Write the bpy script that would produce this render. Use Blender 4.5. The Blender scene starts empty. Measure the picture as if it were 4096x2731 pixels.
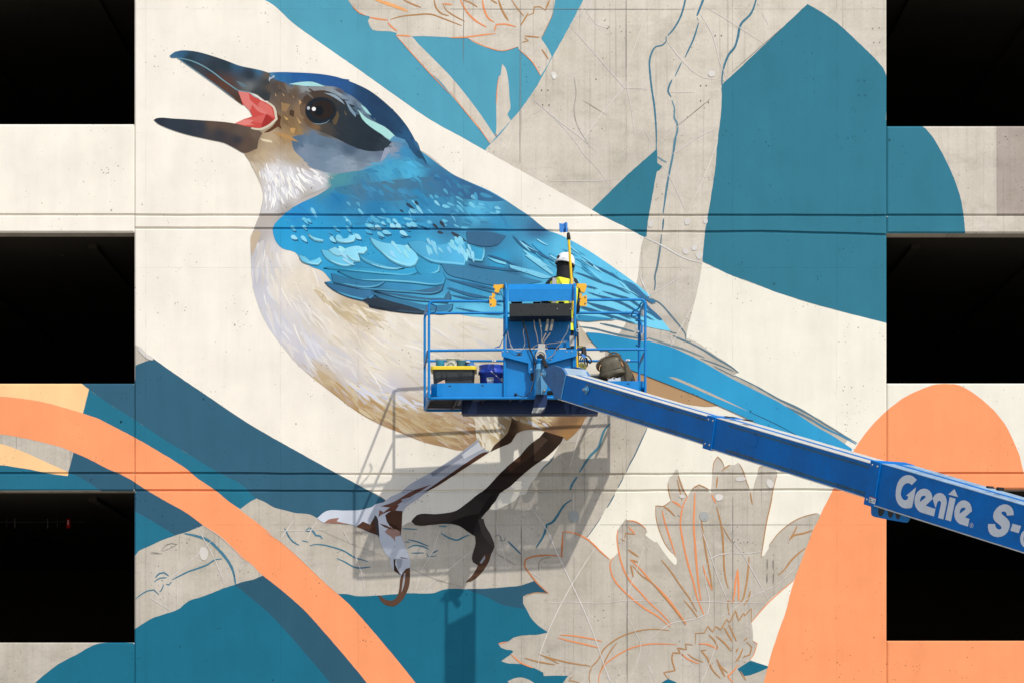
import bpy, math, random
from mathutils import Vector, Matrix
from mathutils.geometry import delaunay_2d_cdt

R = math.radians
scene = bpy.context.scene
COL = scene.collection

# ------------------------------------------------------------------ camera
S = 0.00295          # metres on the wall per pixel of the 4096 px photograph
D = 32.0             # camera to wall
CAMZ = 1.6           # eye height of the photographer
HZ = 3000.0          # eye level, in photograph pixels (below the frame: shifted lens)
cam = bpy.data.cameras.new('camera')
cam.sensor_width = 36.0
cam.lens = 36.0 * D / (4096 * S)
cam.shift_y = (HZ - 1365.5) / 4096.0
cam.clip_end = 2000
camo = bpy.data.objects.new('camera', cam)
camo.location = (0, -D, CAMZ)
camo.rotation_euler = (R(90), 0, 0)
COL.objects.link(camo)
scene.camera = camo

# ------------------------------------------------------------------ light
SUNV = Vector((0.575, -1.0, 1.18)).normalized()     # towards the sun
ELEV = math.asin(SUNV.z)
world = bpy.data.worlds.new('World')
scene.world = world
world.use_nodes = True
nt = world.node_tree
bg = nt.nodes['Background']
sky = nt.nodes.new('ShaderNodeTexSky')
sky.sky_type = 'NISHITA'
sky.sun_disc = False
sky.sun_elevation = ELEV
sky.sun_rotation = math.atan2(SUNV.x, SUNV.y)
sky.air_density = 1.0
sky.dust_density = 1.5
nt.links.new(sky.outputs[0], bg.inputs[0])
bg.inputs[1].default_value = 0.148
sl = bpy.data.lights.new('sun', 'SUN')
sl.energy = 2.95
sl.angle = R(0.6)
sl.color = (1.0, 0.95, 0.87)
so = bpy.data.objects.new('sun', sl)
so.rotation_euler = (-SUNV).to_track_quat('-Z', 'Y').to_euler()
so.location = SUNV * 60
COL.objects.link(so)
scene.view_settings.view_transform = 'Standard'
scene.view_settings.look = 'None'
scene.view_settings.gamma = 1.0
scene.view_settings.exposure = 0.19
scene.view_settings.use_curve_mapping = False

# ------------------------------------------------------------------ helpers
def W(px, py, d=0.0):
    """the point of the place seen at photograph pixel (px,py), d metres in front of the wall"""
    f = (D - d) / D
    return Vector(((px - 2048) * S * f, -d, CAMZ + (HZ - py) * S * f))

ALB = 0.80
def lin(h, k=ALB):
    h = h.lstrip('#')
    o = []
    for i in (0, 2, 4):
        c = int(h[i:i + 2], 16) / 255
        c = c / 12.92 if c <= 0.04045 else ((c + 0.055) / 1.055) ** 2.4
        o.append(c * k)
    return tuple(o)

def tag(o, label=None, cat=None, group=None, kind=None):
    if label: o['label'] = label
    if cat: o['category'] = cat
    if group: o['group'] = group
    if kind: o['kind'] = kind
    return o

def empty(name, loc, label, cat, group=None):
    o = bpy.data.objects.new(name, None)
    o.empty_display_size = 0.1
    COL.objects.link(o)
    o.location = loc
    return tag(o, label, cat, group)

class MB:
    """collects world-space polygons; build() links them as one mesh object"""
    def __init__(s):
        s.v, s.f, s.sm = [], [], []
    def add(s, vs, fs, smooth=False):
        b = len(s.v)
        s.v += [tuple(v) for v in vs]
        s.f += [tuple(i + b for i in f) for f in fs]
        s.sm += [smooth] * len(fs)
        return s
    def box(s, c, size, rot=None):
        c = Vector(c)
        h = [x / 2 for x in size]
        vs = []
        for dx in (-1, 1):
            for dy in (-1, 1):
                for dz in (-1, 1):
                    p = Vector((dx * h[0], dy * h[1], dz * h[2]))
                    if rot is not None: p = rot @ p
                    vs.append(c + p)
        return s.add(vs, [(0, 1, 3, 2), (4, 6, 7, 5), (0, 4, 5, 1), (2, 3, 7, 6), (0, 2, 6, 4), (1, 5, 7, 3)])
    def tube(s, pts, r, n=10, cap=True, smooth=True):
        pts = [Vector(p) for p in pts]
        m = len(pts)
        rr = r if isinstance(r, (list, tuple)) else [r] * m
        t0 = (pts[1] - pts[0]).normalized()
        ref = Vector((0, 0, 1)) if abs(t0.z) < 0.9 else Vector((1, 0, 0))
        a = t0.cross(ref).normalized()
        vs, fs = [], []
        for i, p in enumerate(pts):
            t = (pts[min(i + 1, m - 1)] - pts[max(i - 1, 0)])
            if t.length < 1e-9: t = t0
            t = t.normalized()
            a = a - t * a.dot(t)
            if a.length < 1e-6: a = t.orthogonal()
            a.normalize()
            b = t.cross(a)
            for k in range(n):
                an = 2 * math.pi * k / n
                vs.append(p + (a * math.cos(an) + b * math.sin(an)) * rr[i])
        for i in range(m - 1):
            for k in range(n):
                k2 = (k + 1) % n
                fs.append((i * n + k, i * n + k2, (i + 1) * n + k2, (i + 1) * n + k))
        s.add(vs, fs, smooth)
        if cap:
            s.add(vs[:n], [tuple(range(n - 1, -1, -1))])
            s.add(vs[-n:], [tuple(range(n))])
        return s
    def prism(s, poly, off):
        """poly: 3-D points of a flat outline, off: extrusion vector"""
        poly = [Vector(p) for p in poly]
        off = Vector(off)
        n = len(poly)
        e1 = None
        nrm = Vector((0, 0, 0))
        for i in range(n):
            nrm += poly[i].cross(poly[(i + 1) % n])
        if nrm.dot(off) > 0: poly = poly[::-1]
        vs = poly + [p + off for p in poly]
        s.add(vs, [tuple(range(n)), tuple(range(2 * n - 1, n - 1, -1))])
        s.add(vs, [(i, i + n, (i + 1) % n + n, (i + 1) % n) for i in range(n)])
        return s
    def lathe(s, base, axis, prof, n=20, smooth=True, ref=None):
        """prof: list of (radius, height along axis)"""
        base, axis = Vector(base), Vector(axis).normalized()
        a = (ref or axis.orthogonal()).normalized()
        b = axis.cross(a)
        vs, fs = [], []
        for (r, h) in prof:
            for k in range(n):
                an = 2 * math.pi * k / n
                vs.append(base + axis * h + (a * math.cos(an) + b * math.sin(an)) * r)
        for i in range(len(prof) - 1):
            for k in range(n):
                k2 = (k + 1) % n
                fs.append((i * n + k, i * n + k2, (i + 1) * n + k2, (i + 1) * n + k))
        return s.add(vs, fs, smooth)
    def loft(s, rings, smooth=True, cap=True):
        n = len(rings[0])
        vs = [p for r in rings for p in r]
        fs = []
        for i in range(len(rings) - 1):
            for k in range(n):
                k2 = (k + 1) % n
                fs.append((i * n + k, i * n + k2, (i + 1) * n + k2, (i + 1) * n + k))
        s.add(vs, fs, smooth)
        if cap:
            s.add(rings[0], [tuple(range(n - 1, -1, -1))], smooth)
            s.add(rings[-1], [tuple(range(n))], smooth)
        return s
    def build(s, name, mat, parent=None, label=None, bevel=0):
        me = bpy.data.meshes.new(name)
        me.from_pydata(s.v, [], s.f)
        me.polygons.foreach_set('use_smooth', s.sm)
        me.validate()
        me.materials.append(mat)
        o = bpy.data.objects.new(name, me)
        COL.objects.link(o)
        if parent is not None:
            o.parent = parent
            off = parent.location if parent.parent is None else Vector((0, 0, 0))
            o.matrix_parent_inverse = Matrix.Translation(-off)
        if bevel:
            m = o.modifiers.new('bevel', 'BEVEL')
            m.width = bevel
            m.segments = 2
            m.limit_method = 'ANGLE'
            m.angle_limit = R(40)
        if label: o['label'] = label
        return o

def arc_path(pts, r=0.05, n=5):
    """polyline with rounded corners"""
    pts = [Vector(p) for p in pts]
    out = [pts[0]]
    for i in range(1, len(pts) - 1):
        a, b, c = pts[i - 1], pts[i], pts[i + 1]
        u, w = (a - b), (c - b)
        rr = min(r, u.length * 0.49, w.length * 0.49)
        p, q = b + u.normalized() * rr, b + w.normalized() * rr
        for k in range(n + 1):
            t = k / n
            out.append(p * (1 - t) ** 2 + b * 2 * t * (1 - t) + q * t * t)
    out.append(pts[-1])
    return out

# ------------------------------------------------------------------ materials
def newmat(name):
    m = bpy.data.materials.new(name)
    m.use_nodes = True
    nt = m.node_tree
    b = nt.nodes['Principled BSDF']
    return m, nt, b

def nd(nt, t, **kw):
    n = nt.nodes.new(t)
    for k, v in kw.items():
        setattr(n, k, v)
    return n

def math_(nt, op, a, b=None, clamp=False):
    n = nd(nt, 'ShaderNodeMath', operation=op, use_clamp=clamp)
    for i, x in enumerate((a, b)):
        if x is None: continue
        if isinstance(x, (int, float)): n.inputs[i].default_value = x
        else: nt.links.new(x, n.inputs[i])
    return n.outputs[0]

def mapr(nt, val, a, b, c, d):
    n = nd(nt, 'ShaderNodeMapRange')
    nt.links.new(val, n.inputs[0])
    for i, x in enumerate((a, b, c, d)): n.inputs[i + 1].default_value = x
    return n.outputs[0]

def noise(nt, vec, scale, detail=4, rough=0.55):
    n = nd(nt, 'ShaderNodeTexNoise')
    n.inputs['Scale'].default_value = scale
    n.inputs['Detail'].default_value = detail
    n.inputs['Roughness'].default_value = rough
    nt.links.new(vec, n.inputs['Vector'])
    return n.outputs[0]

def mapping(nt, vec, scale=(1, 1, 1), loc=(0, 0, 0)):
    n = nd(nt, 'ShaderNodeMapping')
    n.inputs['Scale'].default_value = scale
    n.inputs['Location'].default_value = loc
    nt.links.new(vec, n.inputs['Vector'])
    return n.outputs[0]

def mulcol(nt, col, fac):
    n = nd(nt, 'ShaderNodeVectorMath', operation='SCALE')
    if isinstance(col, tuple):
        n.inputs[0].default_value = col[:3]
    else:
        nt.links.new(col, n.inputs[0])
    nt.links.new(fac, n.inputs[3])
    return n.outputs[0]

# formwork joints of the cast wall: (x in px) verticals, (y in px) horizontals
JX = [583, 1121, 1432, 1854, 2085, 2505, 2930, 3347]
JY = [38, 1072, 2098]

def wall_relief(nt, painted):
    """-> (darkening factor, bump height) shared by bare and painted concrete (world position)"""
    geo = nd(nt, 'ShaderNodeNewGeometry')
    pos = geo.outputs['Position']
    # pores (bug holes): small dark pits, clustered
    flat = mapping(nt, pos, (1, 0.0, 1))
    v = nd(nt, 'ShaderNodeTexVoronoi')
    v.inputs['Scale'].default_value = 11.0
    v.inputs['Randomness'].default_value = 1.0
    nt.links.new(mapping(nt, pos, (1.0, 0.0, 0.75)), v.inputs['Vector'])
    sep = nd(nt, 'ShaderNodeSeparateColor')
    nt.links.new(v.outputs['Color'], sep.inputs[0])
    clus = noise(nt, flat, 1.3, 3)
    rad = math_(nt, 'MULTIPLY', mapr(nt, clus, 0.42, 0.7, 0.15, 1.0), math_(nt, 'POWER', sep.outputs[0], 3.0))
    rad = math_(nt, 'MULTIPLY', rad, 0.17)
    hole = mapr(nt, math_(nt, 'SUBTRACT', v.outputs['Distance'], rad), -0.02, 0.012, 0.0, 1.0)
    v2 = nd(nt, 'ShaderNodeTexVoronoi')
    v2.inputs['Scale'].default_value = 30.0
    nt.links.new(flat, v2.inputs['Vector'])
    sep2 = nd(nt, 'ShaderNodeSeparateColor')
    nt.links.new(v2.outputs['Color'], sep2.inputs[0])
    rad2 = math_(nt, 'MULTIPLY', math_(nt, 'POWER', sep2.outputs[1], 6.0), mapr(nt, noise(nt, flat, 2.1, 2), 0.42, 0.66, 0.0, 0.30))
    hole2 = mapr(nt, math_(nt, 'SUBTRACT', v2.outputs['Distance'], rad2), -0.03, 0.01, 0.0, 1.0)
    pores = math_(nt, 'MULTIPLY', hole, hole2)
    # formwork joints
    sp = nd(nt, 'ShaderNodeSeparateXYZ')
    nt.links.new(pos, sp.inputs[0])
    wob = noise(nt, flat, 1.2, 2)
    mn = None
    for px in JX:
        x = (px - 2048) * S
        dd = math_(nt, 'ABSOLUTE', math_(nt, 'SUBTRACT', sp.outputs[0], x))
        mn = dd if mn is None else math_(nt, 'MINIMUM', mn, dd)
    for py in JY:
        z = CAMZ + (HZ - py) * S
        dd = math_(nt, 'ABSOLUTE', math_(nt, 'SUBTRACT', sp.outputs[2], z))
        mn = math_(nt, 'MINIMUM', mn, dd)
    brk = mapr(nt, noise(nt, flat, 4.0, 3), 0.38, 0.62, 0.0, 1.0)
    joint = mapr(nt, mn, 0.001, 0.0045, 0.0, 1.0)
    joint = math_(nt, 'MAXIMUM', joint, math_(nt, 'SUBTRACT', 1.0, brk), clamp=True)
    return pos, flat, sp, pores, joint

def concrete_mat(name, base, dark=0.0):
    m, nt, b = newmat(name)
    pos, flat, sp, pores, joint = wall_relief(nt, False)
    big = noise(nt, flat, 0.55, 5, 0.6)
    mid = noise(nt, mapping(nt, pos, (1, 0, 0.8)), 2.6, 6, 0.65)
    streak = noise(nt, mapping(nt, pos, (9.0, 0, 0.22)), 1.0, 5, 0.6)
    streak2 = noise(nt, mapping(nt, pos, (38.0, 0, 0.5), (3, 0, 1)), 1.0, 3, 0.6)
    fine = noise(nt, mapping(nt, pos, (60, 0, 25)), 1.0, 4, 0.7)
    board = noise(nt, mapping(nt, pos, (17.0, 0, 0.35), (5, 0, 8)), 1.0, 2, 0.5)
    band = noise(nt, mapping(nt, pos, (0.12, 0, 1.7), (7, 0, 2)), 1.0, 4, 0.6)
    f = mapr(nt, big, 0.3, 0.7, 0.90, 1.08)
    for (x, a, c, lo, hi) in ((mid, 0.3, 0.7, 0.90, 1.08), (streak, 0.25, 0.75, 0.93, 1.05),
                              (streak2, 0.25, 0.45, 0.85, 1.0), (fine, 0.2, 0.8, 0.88, 1.10), (band, 0.3, 0.7, 0.92, 1.06), (board, 0.30, 0.36, 0.80, 1.0)):
        f = math_(nt, 'MULTIPLY', f, mapr(nt, x, a, c, lo, hi))
    f = math_(nt, 'MULTIPLY', f, mapr(nt, pores, 0, 1, 0.45, 1.0))
    f = math_(nt, 'MULTIPLY', f, mapr(nt, joint, 0, 1, 0.62, 1.0))
    # bare concrete is darker low down and lighter towards the top
    tone = mapr(nt, sp.outputs[2], CAMZ + (HZ - 1500) * S, CAMZ + (HZ - 900) * S, 0.88, 1.05)
    f = math_(nt, 'MULTIPLY', f, tone)
    mx = nd(nt, 'ShaderNodeMix', data_type='RGBA')
    nt.links.new(mapr(nt, mid, 0.35, 0.7, 0, 1), mx.inputs[0])
    c = lin(base)
    mx.inputs[6].default_value = (c[0] * 1.02, c[1] * 1.0, c[2] * 0.97, 1)
    mx.inputs[7].default_value = (c[0] * 0.99, c[1] * 0.98, c[2] * 1.0, 1)
    # rusty / algae blotches
    blot = mapr(nt, noise(nt, mapping(nt, pos, (1.5, 0, 1.1), (11, 0, 4)), 1.0, 6, 0.7), 0.52, 0.74, 0, 0.55)
    mx2 = nd(nt, 'ShaderNodeMix', data_type='RGBA')
    nt.links.new(blot, mx2.inputs[0])
    nt.links.new(mx.outputs[2], mx2.inputs[6])
    mx2.inputs[7].default_value = (c[0] * 0.66, c[1] * 0.65, c[2] * 0.60, 1)
    mot = noise(nt, mapping(nt, pos, (1.3, 0, 3.2), (2, 0, 9)), 1.0, 8, 0.78)
    f = math_(nt, 'MULTIPLY', f, mapr(nt, mot, 0.50, 0.68, 1.0, 0.80))
    pale = noise(nt, mapping(nt, pos, (2.2, 0, 1.4), (21, 0, 3)), 1.0, 6, 0.7)
    f = math_(nt, 'MULTIPLY', f, mapr(nt, pale, 0.60, 0.74, 1.0, 1.12))
    nt.links.new(mulcol(nt, mx2.outputs[2], f), b.inputs['Base Color'])
    b.inputs['Roughness'].default_value = 0.9
    b.inputs['Specular IOR Level'].default_value = 0.1
    h = math_(nt, 'ADD', math_(nt, 'MULTIPLY', pores, 1.0), math_(nt, 'MULTIPLY', fine, 0.25))
    h = math_(nt, 'ADD', h, math_(nt, 'MULTIPLY', joint, 0.8))
    bp = nd(nt, 'ShaderNodeBump')
    bp.inputs['Strength'].default_value = 0.35
    bp.inputs['Distance'].default_value = 0.006
    nt.links.new(h, bp.inputs['Height'])
    nt.links.new(bp.outputs[0], b.inputs['Normal'])
    return m

def paint_mat():
    m, nt, b = newmat('mural_paint')
    pos, flat, sp, pores, joint = wall_relief(nt, True)
    at = nd(nt, 'ShaderNodeAttribute', attribute_name='Col')
    fine = noise(nt, mapping(nt, pos, (70, 0, 70)), 1.0, 4, 0.7)
    mid = noise(nt, flat, 1.6, 6, 0.62)
    roll = noise(nt, mapping(nt, pos, (5.5, 0, 0.8)), 1.0, 4, 0.6)
    f = mapr(nt, fine, 0.2, 0.8, 0.95, 1.045)
    f = math_(nt, 'MULTIPLY', f, mapr(nt, mid, 0.3, 0.7, 0.925, 1.05))
    f = math_(nt, 'MULTIPLY', f, mapr(nt, roll, 0.3, 0.7, 0.955, 1.03))
    f = math_(nt, 'MULTIPLY', f, mapr(nt, pores, 0, 1, 0.5, 1.0))
    f = math_(nt, 'MULTIPLY', f, mapr(nt, joint, 0, 1, 0.80, 1.0))
    nt.links.new(mulcol(nt, at.outputs['Color'], f), b.inputs['Base Color'])
    b.inputs['Roughness'].default_value = 0.75
    b.inputs['Specular IOR Level'].default_value = 0.08
    h = math_(nt, 'ADD', math_(nt, 'MULTIPLY', pores, 1.0), math_(nt, 'MULTIPLY', noise(nt, flat, 28, 5, 0.6), 0.35))
    h = math_(nt, 'ADD', h, math_(nt, 'MULTIPLY', joint, 0.6))
    bp = nd(nt, 'ShaderNodeBump')
    bp.inputs['Strength'].default_value = 0.3
    bp.inputs['Distance'].default_value = 0.006
    nt.links.new(h, bp.inputs['Height'])
    nt.links.new(bp.outputs[0], b.inputs['Normal'])
    return m

def simple(name, hexc, rough=0.5, metal=0.0, k=0.9, wear=0.10, scale=6.0, spec=0.4, wearcol=None, coat=0.0):
    """painted metal, plastic, cloth: colour with grime, scuffs and uneven gloss"""
    m, nt, b = newmat(name)
    tc = nd(nt, 'ShaderNodeNewGeometry')
    pos = tc.outputs['Position']
    n1 = noise(nt, pos, scale, 6, 0.65)
    n2 = noise(nt, pos, scale * 9, 4, 0.7)
    f = math_(nt, 'MULTIPLY', mapr(nt, n1, 0.3, 0.7, 1 - wear, 1 + wear), mapr(nt, n2, 0.25, 0.75, 1 - wear * 0.5, 1 + wear * 0.5))
    c = lin(hexc, k)
    col = mulcol(nt, c, f)
    if wearcol:
        mx = nd(nt, 'ShaderNodeMix', data_type='RGBA')
        w = math_(nt, 'MULTIPLY', mapr(nt, noise(nt, pos, scale * 2.3, 8, 0.75), 0.60, 0.75, 0, 1), 0.5)
        nt.links.new(w, mx.inputs[0])
        nt.links.new(col, mx.inputs[6])
        mx.inputs[7].default_value = lin(wearcol, k) + (1,)
        col = mx.outputs[2]
    nt.links.new(col, b.inputs['Base Color'])
    nt.links.new(mapr(nt, n1, 0.3, 0.7, max(0.02, rough - 0.1), min(1, rough + 0.1)), b.inputs['Roughness'])
    b.inputs['Metallic'].default_value = metal
    b.inputs['Specular IOR Level'].default_value = spec
    if coat: b.inputs['Coat Weight'].default_value = coat
    bp = nd(nt, 'ShaderNodeBump')
    bp.inputs['Strength'].default_value = 0.08
    bp.inputs['Distance'].default_value = 0.003
    nt.links.new(n2, bp.inputs['Height'])
    nt.links.new(bp.outputs[0], b.inputs['Normal'])
    return m

CONC = concrete_mat('bare_concrete', 'd5cec0')
PAINT = paint_mat()
# ------------------------------------------------------------------ the cast wall: one height field, cut by grooves and chamfers
# regions in photograph pixels; depth = metres behind the wall face
KX = [538, 1250, 2076, 2800, 3116, 3546]
JR = random.Random(11)
FX = [538 + (3546 - 538) * i / 30 for i in range(31)]
def knots(*o):
    wob = [JR.uniform(-1.3, 1.3) for _ in FX]
    def f0(x):
        if x <= KX[0]: return o[0]
        if x >= KX[-1]: return o[-1]
        for i in range(5):
            if x <= KX[i + 1]:
                t = (x - KX[i]) / (KX[i + 1] - KX[i])
                return o[i] * (1 - t) + o[i + 1] * t
    vals = [f0(x) + w for x, w in zip(FX, wob)]
    def f(x):
        q = min(max((x - 538) / (3546 - 538) * 30, 0), 29.9999)
        i = int(q)
        return vals[i] + (vals[i + 1] - vals[i]) * (q - i)
    return f
Z0 = lambda x: 0.0
G1, G2 = knots(-1, 0, 2, 1, 1, 1), knots(-5, -3, 5, 10, 10, 23)
G3, G4 = knots(-3, 1, 4, 0, -1, -2), knots(0, 2, 2, -1, -3, -3)
GD = 0.021
E0 = [0.0004]
def nexte(k=0.00007):
    E0[0] += k
    return E0[0]
def groove(y, off):
    return [(y - 1.5, off, 0.0), (y + 2.2, off, GD), (y + 7.5, off, GD), (y + 12, off, 0.0)]
TOP, BOT = -1136, 3542
REG = []
cy = [(TOP, Z0, 0.0)]
cy += groove(-176, Z0) + groove(-120, Z0) + groove(857, G1) + groove(913, G2) + groove(1889, G3) + groove(1956, G4) + groove(2922, Z0)
cy += [(BOT, Z0, 0.0)]
REG.append(('wall', [(538, .015), (543, 0)] + [(k, 0) for k in FX[1:-1] if 545 < k < 3538] + [(3540, 0), (3546, .015)], cy))
LX = [(-1700, 0), (533, 0), (538, .015)]
RXX = [(3546, .015), (3553, 0), (5800, 0)]
for side, xs, rows in (('L', LX, [(-533, -176, -102), (498, 855, 931), (1533, 1887, 1962), (2568, 2922, 2995)]),
                       ('R', RXX, [(-530, -176, -98), (506, 857, 934), (1532, 1887, 1955), (2561, 2922, 2995)])):
    for (t, g, b_) in rows:
        REG.append(('spandrel', xs, [(t, Z0, .012), (t + 6, Z0, 0.0)] + groove(g, Z0) + [(b_ - 7, Z0, 0.0), (b_, Z0, .016)]))

def clip(poly, val, keep_ge):
    out = []
    n = len(poly)
    for i in range(n):
        a, b = poly[i], poly[(i + 1) % n]
        va, vb = val(a), val(b)
        if not keep_ge: va, vb = -va, -vb
        if va >= 0: out.append(a)
        if (va >= 0) != (vb >= 0):
            t = va / (va - vb)
            out.append(tuple(p + (q - p) * t for p, q in zip(a, b)))
    return out

def seg_interp(bp, x):
    for i in range(len(bp) - 1):
        if x <= bp[i + 1][0]:
            w = bp[i + 1][0] - bp[i][0]
            t = (x - bp[i][0]) / w if w else 0
            return bp[i][1] + (bp[i + 1][1] - bp[i][1]) * min(max(t, 0), 1)
    return bp[-1][1]

def split(polys, reg):
    """convex (x,y,r,g,b) polygons -> pieces ((x,y,r,g,b),...), depth per vertex"""
    _, xs, ys = reg
    res = []
    x0, x1 = xs[0][0], xs[-1][0]
    y0, y1 = ys[0][0], ys[-1][0]
    for p in polys:
        ax, bx = min(v[0] for v in p), max(v[0] for v in p)
        ay, by = min(v[1] for v in p), max(v[1] for v in p)
        if bx <= x0 or ax >= x1 or by <= y0 or ay >= y1: continue
        for i in range(len(xs) - 1):
            xa, xb = xs[i][0], xs[i + 1][0]
            if bx <= xa or ax >= xb: continue
            q = p
            if ax < xa: q = clip(q, lambda v: v[0] - xa, True)
            if bx > xb and len(q) > 2: q = clip(q, lambda v: v[0] - xb, False)
            if len(q) < 3: continue
            for j in range(len(ys) - 1):
                (ya, fa, da), (yb, fb, db) = ys[j], ys[j + 1]
                if by < ya - 30 or ay > yb + 30: continue
                r = q
                va = lambda v: v[1] - ya - fa(v[0])
                vb = lambda v: v[1] - yb - fb(v[0])
                if any(va(v) < 0 for v in r): r = clip(r, va, True)
                if len(r) > 2 and any(vb(v) > 0 for v in r): r = clip(r, vb, False)
                if len(r) < 3: continue
                ds = []
                for v in r:
                    A, B = ya + fa(v[0]), yb + fb(v[0])
                    t = min(max((v[1] - A) / (B - A), 0), 1) if B > A else 0
                    ds.append(max(da + (db - da) * t, seg_interp(xs[i:i + 2], v[0])))
                res.append((r, ds))
    return res

def sheet(name, polys, mat, parent, eps, label=None, regs=None, epss=None):
    """lay flat polygons onto the relief, eps metres in front of it"""
    if mat is not CONC or eps > 0: E0[0] = max(E0[0], eps + (max(epss) if epss else 0))
    vs, fs, cs = [], [], []
    for k, p in enumerate(polys):
        e = eps if epss is None else eps + epss[k]
        for reg in (regs or REG):
            for r, ds in split([p], reg):
                b = len(vs)
                for v, d in zip(r, ds):
                    vs.append(((v[0] - 2048) * S, d - e, CAMZ + (HZ - v[1]) * S))
                    cs.append((v[2], v[3], v[4], 1.0))
                fs.append(tuple(range(b + len(r) - 1, b - 1, -1)))
    me = bpy.data.meshes.new(name)
    me.from_pydata(vs, [], fs)
    ca = me.color_attributes.new('Col', 'FLOAT_COLOR', 'POINT')
    ca.data.foreach_set('color', [c for q in cs for c in q])
    me.materials.append(mat)
    o = bpy.data.objects.new(name, me)
    COL.objects.link(o)
    if parent is not None:
        o.parent = parent
        if parent.parent is None and parent.type == 'EMPTY':
            o.matrix_parent_inverse = Matrix.Translation(-parent.location)
    if label: o['label'] = label
    return o

# ------------------------------------------------------------------ tracing helpers
FR = {'S': (0, 0, 1), 'A': (500, 100, 2), 'B': (900, 700, 2), 'C': (1650, 860, 2.398), 'D': (1650, 1080, 2.398),
      'L0': (0, 0, 2.398), 'L1': (0, 800, 2.398), 'L2': (0, 1400, 2.398), 'L3': (0, 2077, 2.398),
      'R0': (3116, 0, 2.398), 'R1': (3116, 700, 2.398), 'R2': (3116, 1450, 2.398), 'R3': (3116, 2077, 2.398),
      'M1': (980, 1500, 2.398), 'M2': (980, 2077, 2.398), 'M3': (1900, 1600, 2.398), 'M4': (1900, 2077, 2.398),
      'T1': (980, 0, 2.398), 'T2': (1800, 0, 2.398), 'T3': (2200, 500, 2.398), 'T4': (2500, 1100, 2.398),
      'FU': (2400, 1750, 2.398), 'FL': (2400, 2077, 2.398), 'FT': (2400, 0, 2.398), 'E': (2000, 1150, 2.398),
      'F1': (1380, 1500, 3.92), 'F4': (1380, 1850, 3.92), 'F3': (1850, 1640, 3.92),
      'G': (3480, 1850, 3.815), 'H': (2100, 1440, 3.92), 'Z1': (1690, 1400, 5.873), 'Z2': (2040, 1300, 5.873),
      'Z3': (2300, 1180, 6.91), 'Z4': (2300, 1370, 6.91), 'Z5': (1940, 1100, 5.334)}
def P(txt):
    """'A 1 2 3 4 B 5 6': traced points, each frame name switches the enlargement they were read in"""
    out, fr, buf = [], FR['S'], []
    for w in txt.replace(',', ' ').split():
        if w in FR:
            fr = FR[w]
            continue
        buf.append(float(w))
        if len(buf) == 2:
            out.append((fr[0] + buf[0] / fr[2], fr[1] + buf[1] / fr[2]))
            buf = []
    return out

def smooth(pts, closed=True, step=14.0, corner=48):
    n = len(pts)
    tan = []
    for i in range(n):
        p = pts[i]
        a = pts[i - 1] if (closed or i > 0) else None
        b = pts[(i + 1) % n] if (closed or i < n - 1) else None
        def unit(u, v):
            dx, dy = v[0] - u[0], v[1] - u[1]
            l = math.hypot(dx, dy) or 1
            return (dx / l, dy / l)
        if a is None: t = unit(p, b); tan.append((t, t)); continue
        if b is None: t = unit(a, p); tan.append((t, t)); continue
        u, w = unit(a, p), unit(p, b)
        dot = max(-1, min(1, u[0] * w[0] + u[1] * w[1]))
        if math.degrees(math.acos(dot)) > corner:
            tan.append((u, w))
        else:
            m = unit((0, 0), (u[0] + w[0], u[1] + w[1]))
            tan.append((m, m))
    out = []
    for i in range(n if closed else n - 1):
        p, q = pts[i], pts[(i + 1) % n]
        L = math.hypot(q[0] - p[0], q[1] - p[1])
        k = max(1, min(12, int(L / step)))
        m0, m1 = tan[i][1], tan[(i + 1) % n][0]
        for j in range(k):
            t = j / k
            h00, h10 = 2 * t ** 3 - 3 * t * t + 1, t ** 3 - 2 * t * t + t
            h01, h11 = -2 * t ** 3 + 3 * t * t, t ** 3 - t * t
            out.append((h00 * p[0] + h10 * L * m0[0] + h01 * q[0] + h11 * L * m1[0],
                        h00 * p[1] + h10 * L * m0[1] + h01 * q[1] + h11 * L * m1[1]))
    if not closed: out.append(pts[-1])
    return out

def inside(pt, poly):
    x, y = pt
    r = False
    j = len(poly) - 1
    for i in range(len(poly)):
        xi, yi = poly[i]
        xj, yj = poly[j]
        if (yi > y) != (yj > y) and x < (xj - xi) * (y - yi) / (yj - yi) + xi: r = not r
        j = i
    return r

def tris(poly, col, grid=0):
    """triangulate a traced outline; col: rgb or f(x,y)->rgb"""
    cf = col if callable(col) else (lambda x, y: col)
    vs = [Vector(p) for p in poly]
    if grid:
        xs = [p[0] for p in poly]; ys = [p[1] for p in poly]
        y = min(ys) + grid / 2
        row = 0
        while y < max(ys):
            x = min(xs) + (grid / 2 if row % 2 else grid)
            while x < max(xs):
                if inside((x, y), poly): vs.append(Vector((x, y)))
                x += grid
            y += grid * 0.87
            row += 1
    r = delaunay_2d_cdt(vs, [], [list(range(len(poly)))], 1, 1e-4)
    V = r[0]
    C = [cf(v.x, v.y) for v in V]
    return [[(V[i].x, V[i].y) + tuple(C[i]) for i in f] for f in r[2]]

def idw(ctrl, pw=3.2):
    """soft colour field through painted control dabs: 'x y hex ...' """
    w = ctrl.split()
    cs = [(float(w[i]), float(w[i + 1]), lin(w[i + 2])) for i in range(0, len(w), 3)]
    def f(x, y):
        s = r = g = b = 0.0
        for cx, cy, c in cs:
            d = ((x - cx) ** 2 + (y - cy) ** 2 + 60) ** (-pw / 2)
            s += d; r += d * c[0]; g += d * c[1]; b += d * c[2]
        return (r / s, g / s, b / s)
    return f

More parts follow.
